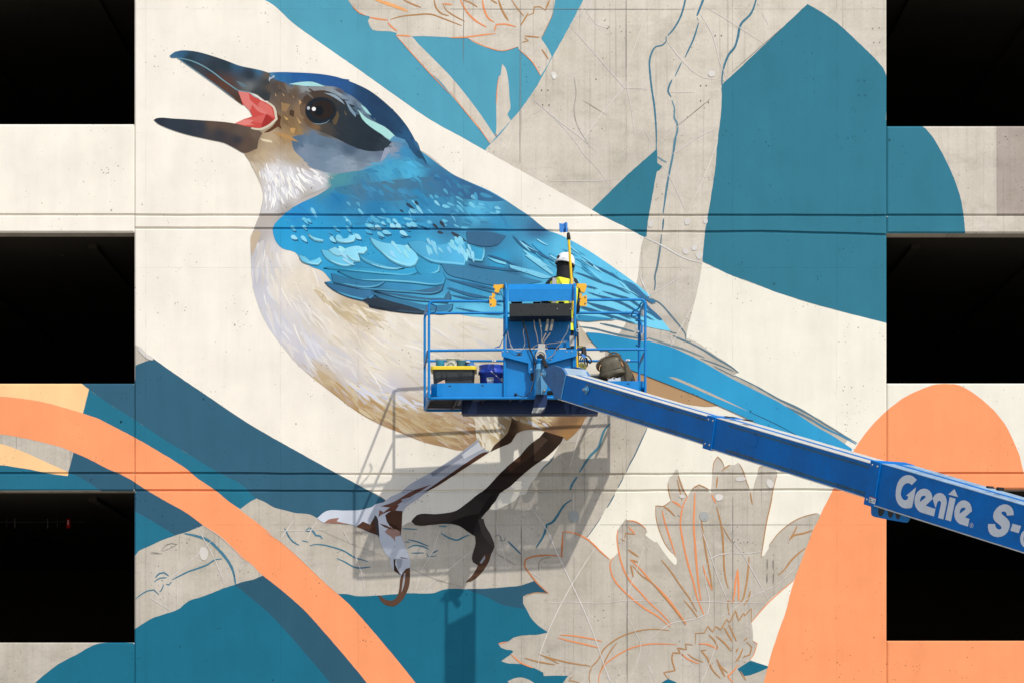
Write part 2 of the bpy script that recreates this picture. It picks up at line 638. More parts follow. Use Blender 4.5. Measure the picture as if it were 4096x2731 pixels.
def ribbon(pts, w, col, taper=0.6, jit=0.0, rnd=None):
    """a drawn line: quads of varying width"""
    n = len(pts)
    L, Rr = [], []
    for i, p in enumerate(pts):
        a, b = pts[max(i - 1, 0)], pts[min(i + 1, n - 1)]
        dx, dy = b[0] - a[0], b[1] - a[1]
        l = math.hypot(dx, dy) or 1
        t = i / (n - 1)
        ww = w * (1 - taper * abs(2 * t - 1) ** 3) / 2
        if rnd and jit: ww *= 1 + rnd.uniform(-jit, jit)
        L.append((p[0] - dy / l * ww, p[1] + dx / l * ww))
        Rr.append((p[0] + dy / l * ww, p[1] - dx / l * ww))
    return [[L[i] + col, L[i + 1] + col, Rr[i + 1] + col, Rr[i] + col] for i in range(n - 1)]

def blade(x, y, ang, ln, wd, col, bend=0.0):
    """one brush mark: blunt start, pointed end"""
    prof = [(0, .35), (.12, .8), (.35, 1.0), (.65, .75), (.88, .35), (1.0, .04)]
    pl, pr = [], []
    for t, k in prof:
        a = ang + bend * (t - 0.5)
        cx, cy = x + math.cos(a) * ln * t, y + math.sin(a) * ln * t
        nx, ny = -math.sin(a), math.cos(a)
        pl.append((cx + nx * wd * k / 2, cy + ny * wd * k / 2))
        pr.append((cx - nx * wd * k / 2, cy - ny * wd * k / 2))
    return [[pl[i] + col, pl[i + 1] + col, pr[i + 1] + col, pr[i] + col] for i in range(len(prof) - 1)]

def strokes(rnd, n, poly, angf, ln, wd, colf, bend=0.25, keep=0.0, jit=0.16):
    """scatter brush marks in a traced region -> polygons, eps per polygon"""
    xs = [p[0] for p in poly]; ys = [p[1] for p in poly]
    out, ep, got = [], [], []
    k = tries = 0
    while k < n and tries < n * 30:
        tries += 1
        x, y = rnd.uniform(min(xs), max(xs)), rnd.uniform(min(ys), max(ys))
        if not inside((x, y), poly): continue
        a = angf(x, y) + rnd.gauss(0, jit)
        l = rnd.uniform(*ln)
        if not inside((x + math.cos(a) * l * 0.92, y + math.sin(a) * l * 0.92), poly): continue
        q = blade(x, y, a, l, rnd.uniform(*wd), tuple(colf(x + math.cos(a) * l * .4, y + math.sin(a) * l * .4, rnd)), rnd.uniform(-bend, bend))
        out += q
        mx, my = x + math.cos(a) * l / 2, y + math.sin(a) * l / 2
        used = {g[3] for g in got if (g[0] - mx) ** 2 + (g[1] - my) ** 2 < ((g[2] + l) * 0.56) ** 2}
        lv = 0
        while lv in used: lv += 1
        got.append((mx, my, l, lv))
        ep += [0.00002 * lv] * len(q)
        k += 1
    return out, ep

def angles(ctrl):
    w = ctrl.split()
    cs = [(float(w[i]), float(w[i + 1]), R(float(w[i + 2]))) for i in range(0, len(w), 3)]
    def f(x, y):
        s = u = v = 0.0
        for cx, cy, a in cs:
            d = ((x - cx) ** 2 + (y - cy) ** 2 + 200) ** -1.3
            s += d; u += d * math.cos(a); v += d * math.sin(a)
        return math.atan2(v, u)
    return f

def tint(f, pal, amt=0.5, var=0.12):
    """palette colour mixed into the local colour of the field"""
    cols = [lin(c) for c in pal.split()]
    def g(x, y, rnd):
        b = f(x, y)
        c = rnd.choice(cols)
        k = amt * rnd.uniform(0.4, 1.0)
        v = 1 + rnd.uniform(-var, var)
        return tuple((b[i] * (1 - k) + c[i] * k) * v for i in range(3))
    return g

# ------------------------------------------------------------------ building
garage = empty('parking_garage', W(2048, 3542, 0), 'concrete parking garage whose wall carries the half painted bird mural', 'building')
FULL = (1, 1, 1)
for i, reg in enumerate(REG):
    x0, x1 = reg[1][0][0], reg[1][-1][0]
    y0, y1 = reg[2][0][0], reg[2][-1][0]
    o = sheet(reg[0], [[(x0, y0) + FULL, (x1, y0) + FULL, (x1, y1) + FULL, (x0, y1) + FULL]], CONC, garage, 0.0, regs=[reg])
    # the thickness of the slab of wall: reveals, sill top, soffit and back
    th = 0.33 if i == 0 else 0.26
    m = MB()
    dd = 0.0155 if i == 0 else 0.011
    a, b_ = W(x0, y0), W(x1, y1)
    X0, X1, Z1, Z2 = a.x, b_.x, a.z, b_.z
    fx = 0.0145
    for (p, q) in (((X0, Z1), (X0, Z2)), ((X1, Z2), (X1, Z1)), ((X1, Z1), (X0, Z1)), ((X0, Z2), (X1, Z2))):
        m.add([(p[0], 0.012, p[1]), (p[0], th, p[1]), (q[0], th, q[1]), (q[0], 0.012, q[1])], [(0, 1, 2, 3)])
    m.add([(X0, th, Z1), (X1, th, Z1), (X1, th, Z2), (X0, th, Z2)], [(0, 1, 2, 3)])
    m.build('reveal', CONC, o)
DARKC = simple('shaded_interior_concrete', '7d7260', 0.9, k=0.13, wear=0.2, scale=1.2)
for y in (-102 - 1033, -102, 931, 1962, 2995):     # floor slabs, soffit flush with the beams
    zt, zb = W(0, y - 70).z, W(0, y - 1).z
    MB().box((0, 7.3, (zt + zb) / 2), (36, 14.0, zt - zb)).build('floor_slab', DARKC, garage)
bw = MB()
zt, zb = W(0, TOP).z, 0.02
bw.box((0, 14.5, (zt + zb) / 2), (36, 0.3, zt - zb))
bw.box((-18.2, 7.3, (zt + zb) / 2), (0.3, 14.6, zt - zb))
bw.box((18.2, 7.3, (zt + zb) / 2), (0.3, 14.6, zt - zb))
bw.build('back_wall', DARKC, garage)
for px in (-1500, 5600):       # the next columns along the facade, outside the frame
    MB().box((W(px, 0).x, 0.18, (zt + zb) / 2), (2.0, 0.30, zt - zb)).build('column', CONC, garage)
for y in (-102, 931, 1962):
    for px in (-300, 330, 3700, 4250):
        z = W(0, y).z
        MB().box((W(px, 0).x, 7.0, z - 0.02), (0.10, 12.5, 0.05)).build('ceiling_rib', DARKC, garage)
# ground
gm = simple('worn_paving', 'a39a8c', 0.9, k=0.82, wear=0.15, scale=0.8)
g = MB().add([(-400, -400, 0), (400, -400, 0), (400, 400, 0), (-400, 400, 0)], [(0, 1, 2, 3)]).build('ground', gm)
g['kind'] = 'structure'

def pieces(name, items, parent, step=0.00002):
    """separate painted patches, each an object of its own"""
    e = nexte()
    for i, q in enumerate(items):
        sheet(name, q, PAINT, parent, e + step * i)
def stuff(o):
    o['kind'] = 'stuff'
    return o
# ------------------------------------------------------------------ the mural
rnd = random.Random(7)
rj = random.Random(17)
def flat(name, txt, hexc, parent=None, label=None, sm=True, mat=None):
    p = P(txt)
    if sm:
        p = smooth(p)
        if mat is None: p = [(x + rj.uniform(-.7, .7), y + rj.uniform(-.7, .7)) for x, y in p]
    return sheet(name, tris(p, lin(hexc)), mat or PAINT, parent or garage, nexte(), label)
DIAG = 'T1 180 0 480 240 760 440 1085 665 1420 905 1800 1165 2110 1335 2330 1462 '
flat('painted_background', 'S -1400 -250 900 -130 1055 0 ' + DIAG + 'T3 0 595 200 705 400 815 480 860 790 1015 900 1075 880 1150 862 1250 850 1400 832 1500 '
     'S 2500 1300 2300 1500 2235 1700 M3 820 400 780 480 740 550 680 620 610 690 590 735 540 790 510 840 500 880 475 902 440 905 380 960 340 985 300 1005 240 1030 200 1050 130 1040 '
     'S 1900 2045 1760 2065 1690 2060 M1 1620 1380 1600 1402 1560 1412 1510 1445 S 1560 2060 1543 2000 '
     'M1 1160 1090 900 950 700 840 430 690 180 550 0 440 L2 1970 425 1690 235 1475 83 1350 0 L1 1400 1462 1312 1395 S 530 1380 -1400 1374',
     'f7f0e2', label='cream paint field around the bird')
flat('painted_background', 'T3 1460 1320 1600 1380 1730 1440 2070 1568 T4 1370 135 1700 250 2040 345 2350 420 R1 560 1300 1035 1420 S 3700 1330 5000 1400 5000 1962 3543 1962 '
     '3380 2000 3300 2300 3200 2640 FL 1610 1405 1440 1345 1470 1290 1505 1185 1465 1160 1467 1080 1450 980 1520 900 1620 780 1740 670 1860 580 S 3250 2200 FU 2115 735 2080 722 1980 740 1900 775 1800 830 1720 905 1660 975 1620 1030 1615 1065 1590 1100 1575 1130 1545 1130 1560 1040 1580 900 1600 800 1640 620 1660 520 1665 480 1690 390 1705 330 1660 290 1560 270 1530 280 1515 320 1510 350 1490 400 1470 490 1465 500 1440 500 1430 480 1400 400 1380 330 1340 250 1325 238 1290 260 1250 260 1195 280 1165 215 1128 180 1095 230 1080 290 1075 400 1065 500 1060 530 1040 490 1000 465 950 447 900 465 880 495 855 530 845 555 838 558 830 545 805 500 790 440 760 370 752 310 740 300 722 303 705 345 665 380 650 430 655 480 665 540 682 600 625 645 600 655 565 645 535 648 533 690 540 780 560 850 580 915 600 960 640 1040 700 1110 735 1160 738 1195 725 1222 700 1200 660 1155 620 1105 580 1045 545 995 520 998 470 960 435 930 455 900 440 870 380 820 320 795 260 790 245 775 215 820 175 880 163 950 172 1030 180 1105 165 1110 130 1145 100 1165 60 1140 0 1090 '
     'M3 1150 1400 1070 1320 1110 1265 1160 1200 1210 1120 1260 1030 1290 990 1340 900 1350 880 1370 840 1430 730 1445 690 1480 620 1530 530 1580 420 1650 270 '
     'S 2660 1600 2880 1608 3380 1775 T4 2150 1560 1900 1400 1700 1290 1480 1195 1200 1045 1040 960 1090 930 960 830 830 745 700 650 590 605 590 580 630 400 690 170 725 0',
     'f5f0e0', label='cream paint field right of the tree trunk')
# teal fields
flat('painted_background', 'S 900 -130 1055 0 ' + DIAG + 'T2 335 1447 385 1385 460 1315 585 1160 670 1060 830 830 985 545 1050 430 1150 250 1280 0 S 2420 -160', '54a2ba', label='light teal paint field above the bird')
flat('painted_leaf', 'R0 270 42 370 95 560 225 720 370 900 545 1000 660 1028 715 S 3545 480 R0 1380 1215 1460 1300 1520 1390 1570 1480 1615 1568 R1 1665 0 1700 90 1740 220 1765 350 1780 470 1788 590 S 3547 960 3547 1292 R1 560 1300 0 1135 T4 1370 135 T3 1900 1500 1730 1440 1600 1378 1462 1312 1470 1200 1475 1150 1490 1000 1510 890 1530 780 1545 680 1570 520 1590 380 1600 230 1620 80 FT 1110 1568 1120 1450 1140 1250 1160 1100 1168 900 1168 822 S 2921 310 3195 50',
     '367b90', label='large teal leaf shape right of the tree trunk')
flat('painted_leaf', 'T3 1025 230 700 520 400 815 480 860 790 1015 900 1075 925 1075 930 1030 935 960 950 860 975 720 1000 580 1025 450 1050 435 1078 400 1030 365 1030 290', '367b90', label='small teal leaf shape left of the tree trunk')
# lower left
OT = 'L2 0 445 180 460 380 490 560 535 795 605 940 655 1080 725 1300 840 1500 955 1680 1065 1820 1160 1880 1215 2050 1330 2200 1450 2305 1530 M1 0 1325 180 1460 300 1568 M2 330 200 560 400 730 565 890 710 1000 810 1200 1035 1400 1270 1640 1568 S 1760 2870 '
OBR = 'S 1600 2900 M2 1170 1568 1000 1360 760 1080 560 860 330 660 160 525 0 385 L3 2350 385 2230 270 2110 160 1950 55 1880 0 L2 1800 1565 1560 1430 1400 1335 1220 1220 1120 1170 1000 1120 850 1040 700 975 620 940 400 880 200 835 0 805 '
flat('painted_stripe', 'L2 780 325 855 375 1000 480 1300 670 1560 845 1750 960 2080 1160 2350 1310 M1 50 1130 110 1180 185 1210 280 1265 390 1295 500 1320 620 1330 690 1370 780 1300 960 1295 1100 1290 1220 1260 S 1555 2010 1543 2000 '
     'M1 1160 1090 900 950 700 840 430 690 180 550 0 440 L2 1970 425 1690 235 1475 83 1400 105 1298 148 S 541 1520 340 1520', '36637a', label='dark slate diagonal stripe below the bird')
flat('painted_stripe', 'L2 855 375 1000 480 1300 670 1560 845 1750 960 2080 1160 2350 1310 M1 50 1130 110 1180 60 1205 0 1245 L2 2305 1520 2200 1450 2050 1330 1880 1215 1820 1160 1680 1065 1500 955 1300 840 1080 725 940 655 795 605', '27738c', label='teal stripe along the orange band')
flat('painted_stripe', 'S -1400 1510 L2 780 320 795 330 853 372 795 607 560 535 380 490 180 460 0 445 S -1400 1590', 'ffd198', label='pale orange stripe above the orange band')
flat('painted_stripe', 'S -1400 1740 L2 0 895 130 935 400 1050 530 1110 655 1165 650 1205 500 1185 300 1145 150 1120 0 1100 S -1400 1840', 'ffd198', label='pale orange stripe below the orange band')
flat('painted_stripe', 'S -1400 1840 L2 0 1100 150 1120 300 1145 500 1185 650 1205 655 1165 735 1200 850 1265 960 1340 S -1400 1968', '276f89')
flat('painted_stripe', 'L2 705 978 850 1040 1000 1120 1220 1220 1400 1335 1560 1430 1800 1565 L3 1880 0 1950 52 1820 105 1680 150 1440 0 L2 1300 1545 960 1340 850 1265 735 1200 655 1168', '335e75')
flat('painted_stripe', 'L2 1250 1510 1300 1545 L3 1440 0 1680 150 1540 200 1450 245 1330 300 1300 340 S 525 2222', '26728c')
flat('painted_arch', 'S -1400 1640 ' + OT + OBR + 'S -1400 1790', 'ffa26f', label='orange arch running down from the left')
# bottom
flat('painted_background', 'S -160 2960 60 2800 L3 330 1568 560 1385 720 1300 920 1195 1000 1180 1290 1180 1290 1050 1400 980 1460 945 1560 910 1700 865 1815 775 1900 750 2040 700 2180 645 2250 625 2350 600 M2 80 575 170 535 330 660 560 860 760 1080 1000 1360 1170 1568 S 1620 2960', '1d6d87', label='deep teal field at the bottom left')
flat('painted_stripe', 'L3 2250 625 M2 0 590 80 575 170 535 330 660 560 860 760 1080 1000 1360 1170 1568 S 1590 2900 1450 2900 M2 820 1568 620 1330 420 1100 200 870 0 705', '305b70', label='dark slate stripe under the orange arch')
flat('painted_background', 'M2 890 710 980 712 1060 730 1280 725 1560 705 1820 700 1900 670 2000 660 2120 665 2350 658 M4 300 645 440 630 570 585 640 640 705 705 600 700 500 715 460 735 460 800 490 850 530 930 600 1010 700 1080 600 1100 450 1110 370 1130 320 1165 250 1175 222 1190 250 1225 300 1245 350 1250 368 1265 330 1300 250 1355 300 1375 440 1385 480 1400 560 1420 655 1465 660 1498 850 1495 895 1495 840 1568 S 2200 2900 1790 2900 M2 1640 1568 1400 1270 1200 1035 1000 810', '1d6d87', label='deep teal field below the claws')
flat('painted_leaf', 'M2 2120 665 2350 755 M4 250 810 480 858 460 800 460 735 500 715 600 700 705 705 640 640 570 585 440 630 150 657', '2f5b71')
flat('painted_leaf', 'FL 1440 1352 1380 1390 1320 1430 1365 1500 1440 1490 1520 1460 1612 1420 1612 1405 1520 1375', '1d6d87', sm=False)
flat('painted_leaf', 'FL 655 1525 585 1568 540 1640 900 1640 750 1568', '1d6d87')
flat('unpainted_patch', 'M4 310 1550 370 1522 440 1512 510 1530 570 1568 640 1640 420 1640', 'ffffff', mat=CONC)
# unpainted flower and stems on the light teal
flat('unpainted_flower', 'S 1340 -160 1391 0 T1 1030 60 1090 120 1150 150 1195 160 1195 180 1178 200 1200 260 1225 290 1270 300 1400 305 1455 320 1450 345 1595 352 1700 350 1900 358 2145 370 T2 180 375 250 420 380 470 500 488 600 465 655 450 660 475 720 520 790 600 870 730 940 620 975 545 940 470 875 375 940 240 985 120 1010 0 S 2240 -160', 'ffffff', mat=CONC, label='bare concrete flower outline at the top')
flat('unpainted_stem', 'T1 1450 345 1600 520 1750 680 1880 790 1990 930 2100 1060 2210 1200 2300 1300 T2 360 1350 385 1382 440 1320 400 1260 300 1110 150 910 0 730 T1 1830 590 1650 410 1595 350', 'ffffff', mat=CONC)
flat('unpainted_leaf', 'T2 500 615 530 650 550 720 565 830 570 930 578 1050 550 1100 583 1158 520 1230 455 1300 440 1280 445 1220 443 1000 455 830 470 735 485 725', 'ffffff', mat=CONC)
# right hand orange arch and block
flat('painted_arch', 'R2 1600 200 1500 207 1400 240 1220 320 1080 420 1000 490 900 590 800 715 700 870 600 1050 525 1205 400 1450 R3 380 0 340 70 270 250 150 570 110 700 60 900 0 1060 FL 1610 1405 1570 1568 S 3010 2900 5000 2900 5000 2500 4300 2300 4130 1962 R2 2345 1040 2310 900 2250 750 2180 610 2100 500 1980 380 1850 280 1720 212', 'ffa26e', label='orange arch on the right of the wall')
flat('unpainted_patch', 'R0 2086 1200 2400 1200 R1 2400 390 2090 390', 'ffffff', mat=concrete_mat('stained_concrete', 'b5aaa0'))
# ---- lower tail
flat('painted_tail_underside', 'S 2500 1440 T4 60 905 220 972 450 1060 700 1163 900 1252 800 1262 600 1240 400 1190 220 1140 S 2450 1600 2400 1520', 'ba9770')

# ------------------------------------------------------------------ the painted bird
EBG = E0[0]
BODY = ('A 950 1025 1000 1100 1050 1200 1090 1290 1105 1370 1085 1480 B 275 320 240 410 215 480 205 560 207 680 212 800 230 930 260 1030 310 1150 390 1280 500 1420 640 1568 '
        'M1 850 180 1100 365 1290 470 1500 555 1700 635 1900 685 2110 717 2200 650 2230 610 S 1960 1760 2100 1700 2200 1660 2420 1500 2420 1380 2340 1330 E 745 320 860 330 960 315 1110 310 1300 350 1500 395 1640 420 '
        'E 1555 310 1500 250 1410 160 1390 90 C 2290 780 2150 665 1950 520 1700 350 1530 250 1360 170 1310 155 1190 70 1120 10 B 2352 275 2240 200 2120 130 1960 60 1830 0 A 2350 1000 2200 1000 1640 1200 1100 870')
BODYC = idw('1030 920 b8b0aa 1012 960 a9a29e 1030 1000 c6c4c8 1050 1080 cecdd2 1100 1000 d8d4d4 1150 1020 ece4d8 1130 1150 e9dfd0 1200 1120 e9decb 1060 1180 cdccd3 1030 1120 c6c5cd 1120 1300 d0cfd8 1200 1250 dcd6d2 1300 1200 e5d9c6 1400 1215 cbb99c 1480 1260 cdbc9f 1350 1330 e9dfce 1550 1300 efe6d6 1750 1300 f0e8d8 1950 1300 efe7d7 1250 1400 cdcdd8 1350 1450 d8d4d4 1500 1450 ece3d2 1650 1400 f0e8d8 1290 1510 c2ab86 1400 1540 cfcdd3 1550 1570 d2cfd6 1700 1550 ddd6cf 1450 1640 b2905f 1600 1705 ab8860 1750 1722 b18d66 1860 1700 ae8a63 1350 1570 b6966c 1650 1640 c6ae8a 1850 1640 c9b28f 2000 1560 d5c6ac 2200 1400 efe6d6 2380 1420 f0e8d8 2360 1340 c9bba4 2390 1460 efe8d6 2400 1500 e6d6bd '
            '1080 690 d9d5d2 1100 800 d6d4d6 1070 850 b8aea4 1150 780 cfcbc9 1130 850 aaa49f 1250 800 b9b4b0 1020 760 c0ae95')
bp = smooth(P(BODY))
bird = sheet('painted_bird', tris(bp, BODYC, 22), PAINT, garage, nexte(), 'blue and white bird painted across the wall')
EBODY = E0[0]
FLOW = angles('1050 900 88 1040 1050 92 1060 1200 80 1150 1050 66 1150 1150 60 1250 1150 48 1300 1250 42 1150 1350 58 1450 1250 30 1300 1450 48 1450 1400 35 1650 1350 20 1900 1350 12 1500 1550 32 1350 1560 48 1600 1680 30 1800 1650 25 1850 1550 18')
belly = smooth(P('B 270 450 400 480 460 590 620 690 760 760 850 850 800 870 960 960 1150 1010 1250 1075 1590 1110 S 1900 1270 2010 1290 2010 1640 M1 2190 640 2110 715 1900 685 1700 635 1500 555 1290 470 1100 365 850 180 B 640 1568 500 1420 390 1280 310 1150 260 1030 230 930 212 800 208 690'))
q1, e1 = strokes(rnd, 330, belly, FLOW, (50, 140), (8, 20), tint(BODYC, 'fbf6ec f3e7d2 d8d8e2 e8dcc6 d8cbb2', 0.42, 0.035))
q2, e2 = strokes(rnd, 75, belly, FLOW, (45, 110), (4, 8), tint(BODYC, 'fffaf0 fffaf0 d2c09f e3e3ec', 0.75, 0.03))
eb = nexte()
stuff(sheet('belly_feathers', q1 + q2, PAINT, bird, eb, epss=e1 + [x + 0.00002 + max(e1) for x in e2]))
tanr = smooth(P('B 690 900 900 1000 1100 1030 1240 1090 1300 1110 1240 1180 1100 1220 950 1160 820 1050 720 960'))
q, e = strokes(rnd, 42, tanr, FLOW, (50, 110), (6, 14), lambda x, y, r: lin(r.choice(['d4c5a8', 'cfbe9e', 'ddcfb4', 'c8b695', 'f0e6d4'])))
flank = smooth(P('M1 640 20 850 170 1100 350 1290 455 1500 540 1700 620 1900 670 2110 700 2200 620 2190 420 2060 400 1800 380 1500 260 1200 150 900 40'))
q2, e2 = strokes(rnd, 110, flank, FLOW, (45, 110), (7, 16), lambda x, y, r: lin(r.choice(['c3aa82', 'bfa379', 'cbb591', 'b9996d', 'd2c1a0', 'c9b48f'])))
fl2 = smooth(P('M1 900 0 1200 110 1500 200 1740 250 1740 330 1500 330 1300 280 1080 180 960 90'))
e2 = [x + max(e) + .00002 for x in e2]
q3, e3 = strokes(rnd, 46, fl2, FLOW, (40, 105), (6, 14), lambda x, y, r: lin(r.choice(['dcdce6', 'd8d9e2', 'e4dccf', 'eae0cc', 'd6c6a8'])))
stuff(sheet('flank_feathers', q + q2 + q3, PAINT, bird, nexte(), epss=e + e2 + [x + max(e2) + .00002 for x in e3]))
# upper breast shadow and the bare drawing line at the left of the breast
flat('breast_edge', 'B 215 470 255 440 290 470 262 540 240 590 215 650 205 560', 'c7b49c', bird)

# ---- wing and mantle
BLUE = ('B 490 298 450 340 400 390 380 430 385 470 410 540 460 590 560 620 620 690 700 740 780 770 850 850 795 858 860 910 960 960 1060 990 1140 1000 1160 1050 1250 1070 1400 1090 1590 1105 D 360 402 500 437 860 468 '
        'S 2150 1290 E 745 320 860 330 960 315 1110 310 1300 350 1500 395 1640 420 1555 310 1500 250 1410 160 1390 90 C 2290 780 2150 665 1950 520 1700 350 1530 250 1360 170 1310 155 1190 70 1120 10 '
        'B 2352 275 2240 200 2120 130 1960 60 1830 0 A 2350 1000 2250 940 2120 990 2000 1100 1800 1150 1650 1200 1640 1300 1550 1360 1400 1430')
BLUEC = idw('1640 700 4fb2da 1560 690 4aa6cc 1450 770 477a9a 1600 745 4a7d99 1750 720 3d7199 1350 790 2a80b6 1200 855 2f90cc 1500 830 2e80b0 1700 800 3587b3 1850 780 3f7ea0 1950 800 4fa5cd 1900 840 58b6dd 2050 830 4a8db0 1700 850 3d93c2 1360 720 4f93a0 1320 735 4f8f9d '
            '1120 920 2d9fd3 1250 910 2f9ed1 1400 940 2f9bce 1600 910 2f97c9 1800 900 3c7ea6 2000 900 3b93bf 2150 920 3f6f95 1160 1000 32a3d6 1300 1040 35a2d4 1500 1000 39a3d2 1700 1000 44abd8 1850 1010 52b2dc 1950 960 3f7094 2000 1050 37a0cf 1900 1060 3f7396 2050 1090 3d7396 2150 1000 4db4e0 2250 1000 63c2e8 2350 1060 62c4ea 2450 1100 66c8ee 2560 1180 6fd0f3 1400 1110 3590bd 1600 1110 3f8fbd 1750 1130 3f93bf 1900 1130 3a8fbd 1900 1180 3f9fca 1760 1235 60c4ea 1900 1245 74d3f4 2350 1250 7bd8f6 2600 1290 7fdaf7 1500 1210 3a6a8c 1400 1170 3d7fa6 2150 1080 4fa9d2 2300 1130 70cef1 2400 1180 76d2f3 2200 1090 58b8e0 2450 1230 7cd8f6 2250 1200 68c8ee 2100 1190 58b5de 2050 1235 6accef 2320 1190 70cef1 2350 1100 6acaf0 2500 1200 78d4f4')
wp = smooth(P(BLUE))
wing = sheet('wing', tris(wp, BLUEC, 18), PAINT, bird, nexte())
EWING = E0[0]
BANDC = idw('1350 760 3f7f9f 1450 745 4b7b97 1550 735 4c7a94 1700 725 45789a 1800 720 3b6f9a 1900 760 3a6a94 2000 800 3a6f99 1500 780 3b7ba4 1700 785 3f7ba0', 3.5)
sheet('mantle_band', tris(smooth(P('B 870 105 1000 82 1200 58 1400 38 1600 18 1830 8 1960 66 2120 138 2240 208 2130 215 1900 190 1700 178 1500 196 1300 210 1100 196 1000 160 920 150')), BANDC, 16), PAINT, bird, nexte())
WF = angles('1200 850 40 1350 780 52 1600 800 45 1800 780 38 2000 830 28 1250 920 35 1500 920 35 1700 950 25 1900 900 20 2100 900 28 2150 1000 30 1900 1100 18 2300 1080 32 1700 1200 8 2400 1200 28')
mantle = smooth(P('A 1300 1500 1500 1380 1650 1280 1800 1180 2050 1060 2300 960 B 1830 20 1960 75 2120 150 2240 220 2352 310 2300 430 1900 450 1500 430 1100 420 700 400 420 420 470 340'))
q, e = strokes(rnd, 150, mantle, WF, (25, 62), (8, 18), tint(BLUEC, '2c7fb3 3f97c7 3f8fbd 3c6f92 2b6f9f', 0.55, 0.06), jit=0.3)
mant2 = smooth(P('B 480 320 700 230 1000 210 1350 240 1700 120 1950 90 2200 230 2300 350 2250 430 1800 430 1500 400 1000 400 600 400'))
q2, e2 = strokes(rnd, 44, mant2, WF, (18, 46), (6, 15), tint(BLUEC, '7fd2ee 93dcf2 6cc6e6 6cc6e6', 0.9, 0.05), jit=0.25)
dk = [blade(*t) for t in ((900 + 1450 / 2, 700 + 230 / 2, .6, 42, 12, lin('2f4455')), (900 + 1520 / 2, 700 + 210 / 2, .9, 24, 12, lin('2f4455')), (900 + 1400 / 2, 700 + 280 / 2, .6, 20, 8, lin('33475a')), (900 + 1720 / 2, 700 + 370 / 2, .9, 34, 14, lin('35404c')), (900 + 1665 / 2, 700 + 395 / 2, .7, 28, 11, lin('35404c')), (900 + 1810 / 2, 700 + 460 / 2, .55, 75, 14, lin('3a4552')), (900 + 1700 / 2, 700 + 455 / 2, .3, 26, 12, lin('3a4552')))]
dk = [x for y in dk for x in y]
stuff(sheet('mantle_feathers', q + q2 + dk, PAINT, bird, nexte(), epss=e + [x + max(e) + .00002 for x in e2] + [max(e) + max(e2) + .00004] * len(dk)))
# rows of small covert feathers, light tips over dark gaps
cov = []
def covert(x, y, a, l, w, light):
    cov.extend(blade(x + 3, y + 6, a, l * 1.02, w * 1.05, lin('2c6184')))
    cov.extend(blade(x, y, a, l, w, lin(light)))
for i in range(34):
    x = rnd.uniform(1150, 1700); y = 865 + rnd.uniform(0, 90)
    if not inside((x, y), wp): continue
    covert(x, y, WF(x, y) + rnd.uniform(-.2, .3), rnd.uniform(20, 34), rnd.uniform(9, 16), rnd.choice(['4fb0da', '66c2e4', '86d4ee', '3f9fd0']))
for (x, y) in ((1165, 945), (1205, 945), (1320, 950), (1345, 945), (1395, 945), (1420, 940), (1470, 900), (1500, 905), (1530, 925), (1560, 900), (1585, 898), (1625, 895), (1640, 893), (1510, 930), (1600, 925)):
    covert(x, y, 0.5 + rnd.uniform(-.2, .3), rnd.uniform(26, 40), rnd.uniform(14, 20), rnd.choice(['8fdaf2', '7fd0ec', '9fe0f5']))
stuff((sheet('covert_feathers', cov, PAINT, bird, nexte(), epss=[0.00001 * (i // 5) for i in range(len(cov))])))
# the long feathers, each a painted part: dark outline, body, light edge
FE = [('790 745 900 730 1130 745 1350 758 1520 740 1537 780 1480 800 1300 792 1100 772', '3a9fcb', '62c0e2'),
      ('1540 670 1640 710 1718 710 1712 770 1655 797 1560 792 1528 750', '3d9fca', '78cde9'),
      ('900 768 1200 800 1500 802 1740 780 1764 825 1750 872 1700 882 1500 862 1300 847 1050 832', '3b93bd', '72c6e4'),
      ('850 790 1000 832 1200 858 1282 855 1230 887 1120 903 1000 884 868 856', '3a7ea6', '5fb0d4'),
      ('868 868 1100 903 1300 915 1500 928 1680 900 1748 878 1737 918 1680 947 1500 939 1250 919 1050 905', '416f90', '4f9cc0'),
      ('797 858 900 880 1080 918 1165 922 1192 970 1150 1003 1060 992 960 962 862 912', '3b7299', '55a8cc'),
      ('1190 928 1400 958 1600 985 1752 988 1790 925 1806 985 1780 1022 1650 1012 1450 990', '41708f', '4a98bd'),
      ('1190 960 1400 1000 1600 1042 1760 1040 1822 1030 1815 1072 1780 1102 1600 1092 1400 1050', '3f7ca0', '56a5c9'),
      ('1140 1005 1190 985 1350 1020 1500 1060 1600 1090 1700 1102 1590 1107 1400 1092 1250 1070 1160 1052', '34414e', '3d5468'),
      ('1070 640 1150 680 1250 718 1350 743 1432 743 1380 754 1290 748 1190 720 1110 684', '58b4da', '8ad6f0'),
      ('770 600 850 612 900 640 960 652 1000 640 1042 690 1000 727 940 727 870 702 808 662', '6cc6e8', '9be0f6'),
      ('830 600 880 578 930 610 970 588 1010 575 1070 570 1100 580 1132 575 1137 600 1110 627 1060 622 1077 692 1020 682 970 642 900 647 860 627', '93dcf4', 'a5e6f8'),
      ('1160 500 1250 540 1360 555 1460 575 1520 620 1547 670 1522 717 1485 732 1420 722 1330 682 1250 612 1195 560', '7fd3f1', '9be2f8'),
      ('1465 540 1560 528 1650 556 1760 556 1850 520 1920 545 1934 640 1916 727 1830 717 1720 707 1650 692 1560 642 1500 590', '55b2dc', '7fd0ee'),
      ('1930 560 1990 575 2060 590 2075 640 2060 690 2000 680 1935 660', '41a5d0', '66c0e2'),
      ('880 505 940 515 1000 500 1030 478 1045 500 1030 530 970 540 900 530', '8fdaf4', 'a8e6f8'),
      ('665 468 700 495 785 520 785 530 720 522 682 497', '8ad6f0', '9be2f8'),
      ('590 640 640 655 680 690 720 680 760 660 775 690 745 718 690 712 620 690', '74cbea', '9be2f8')]
ew = []
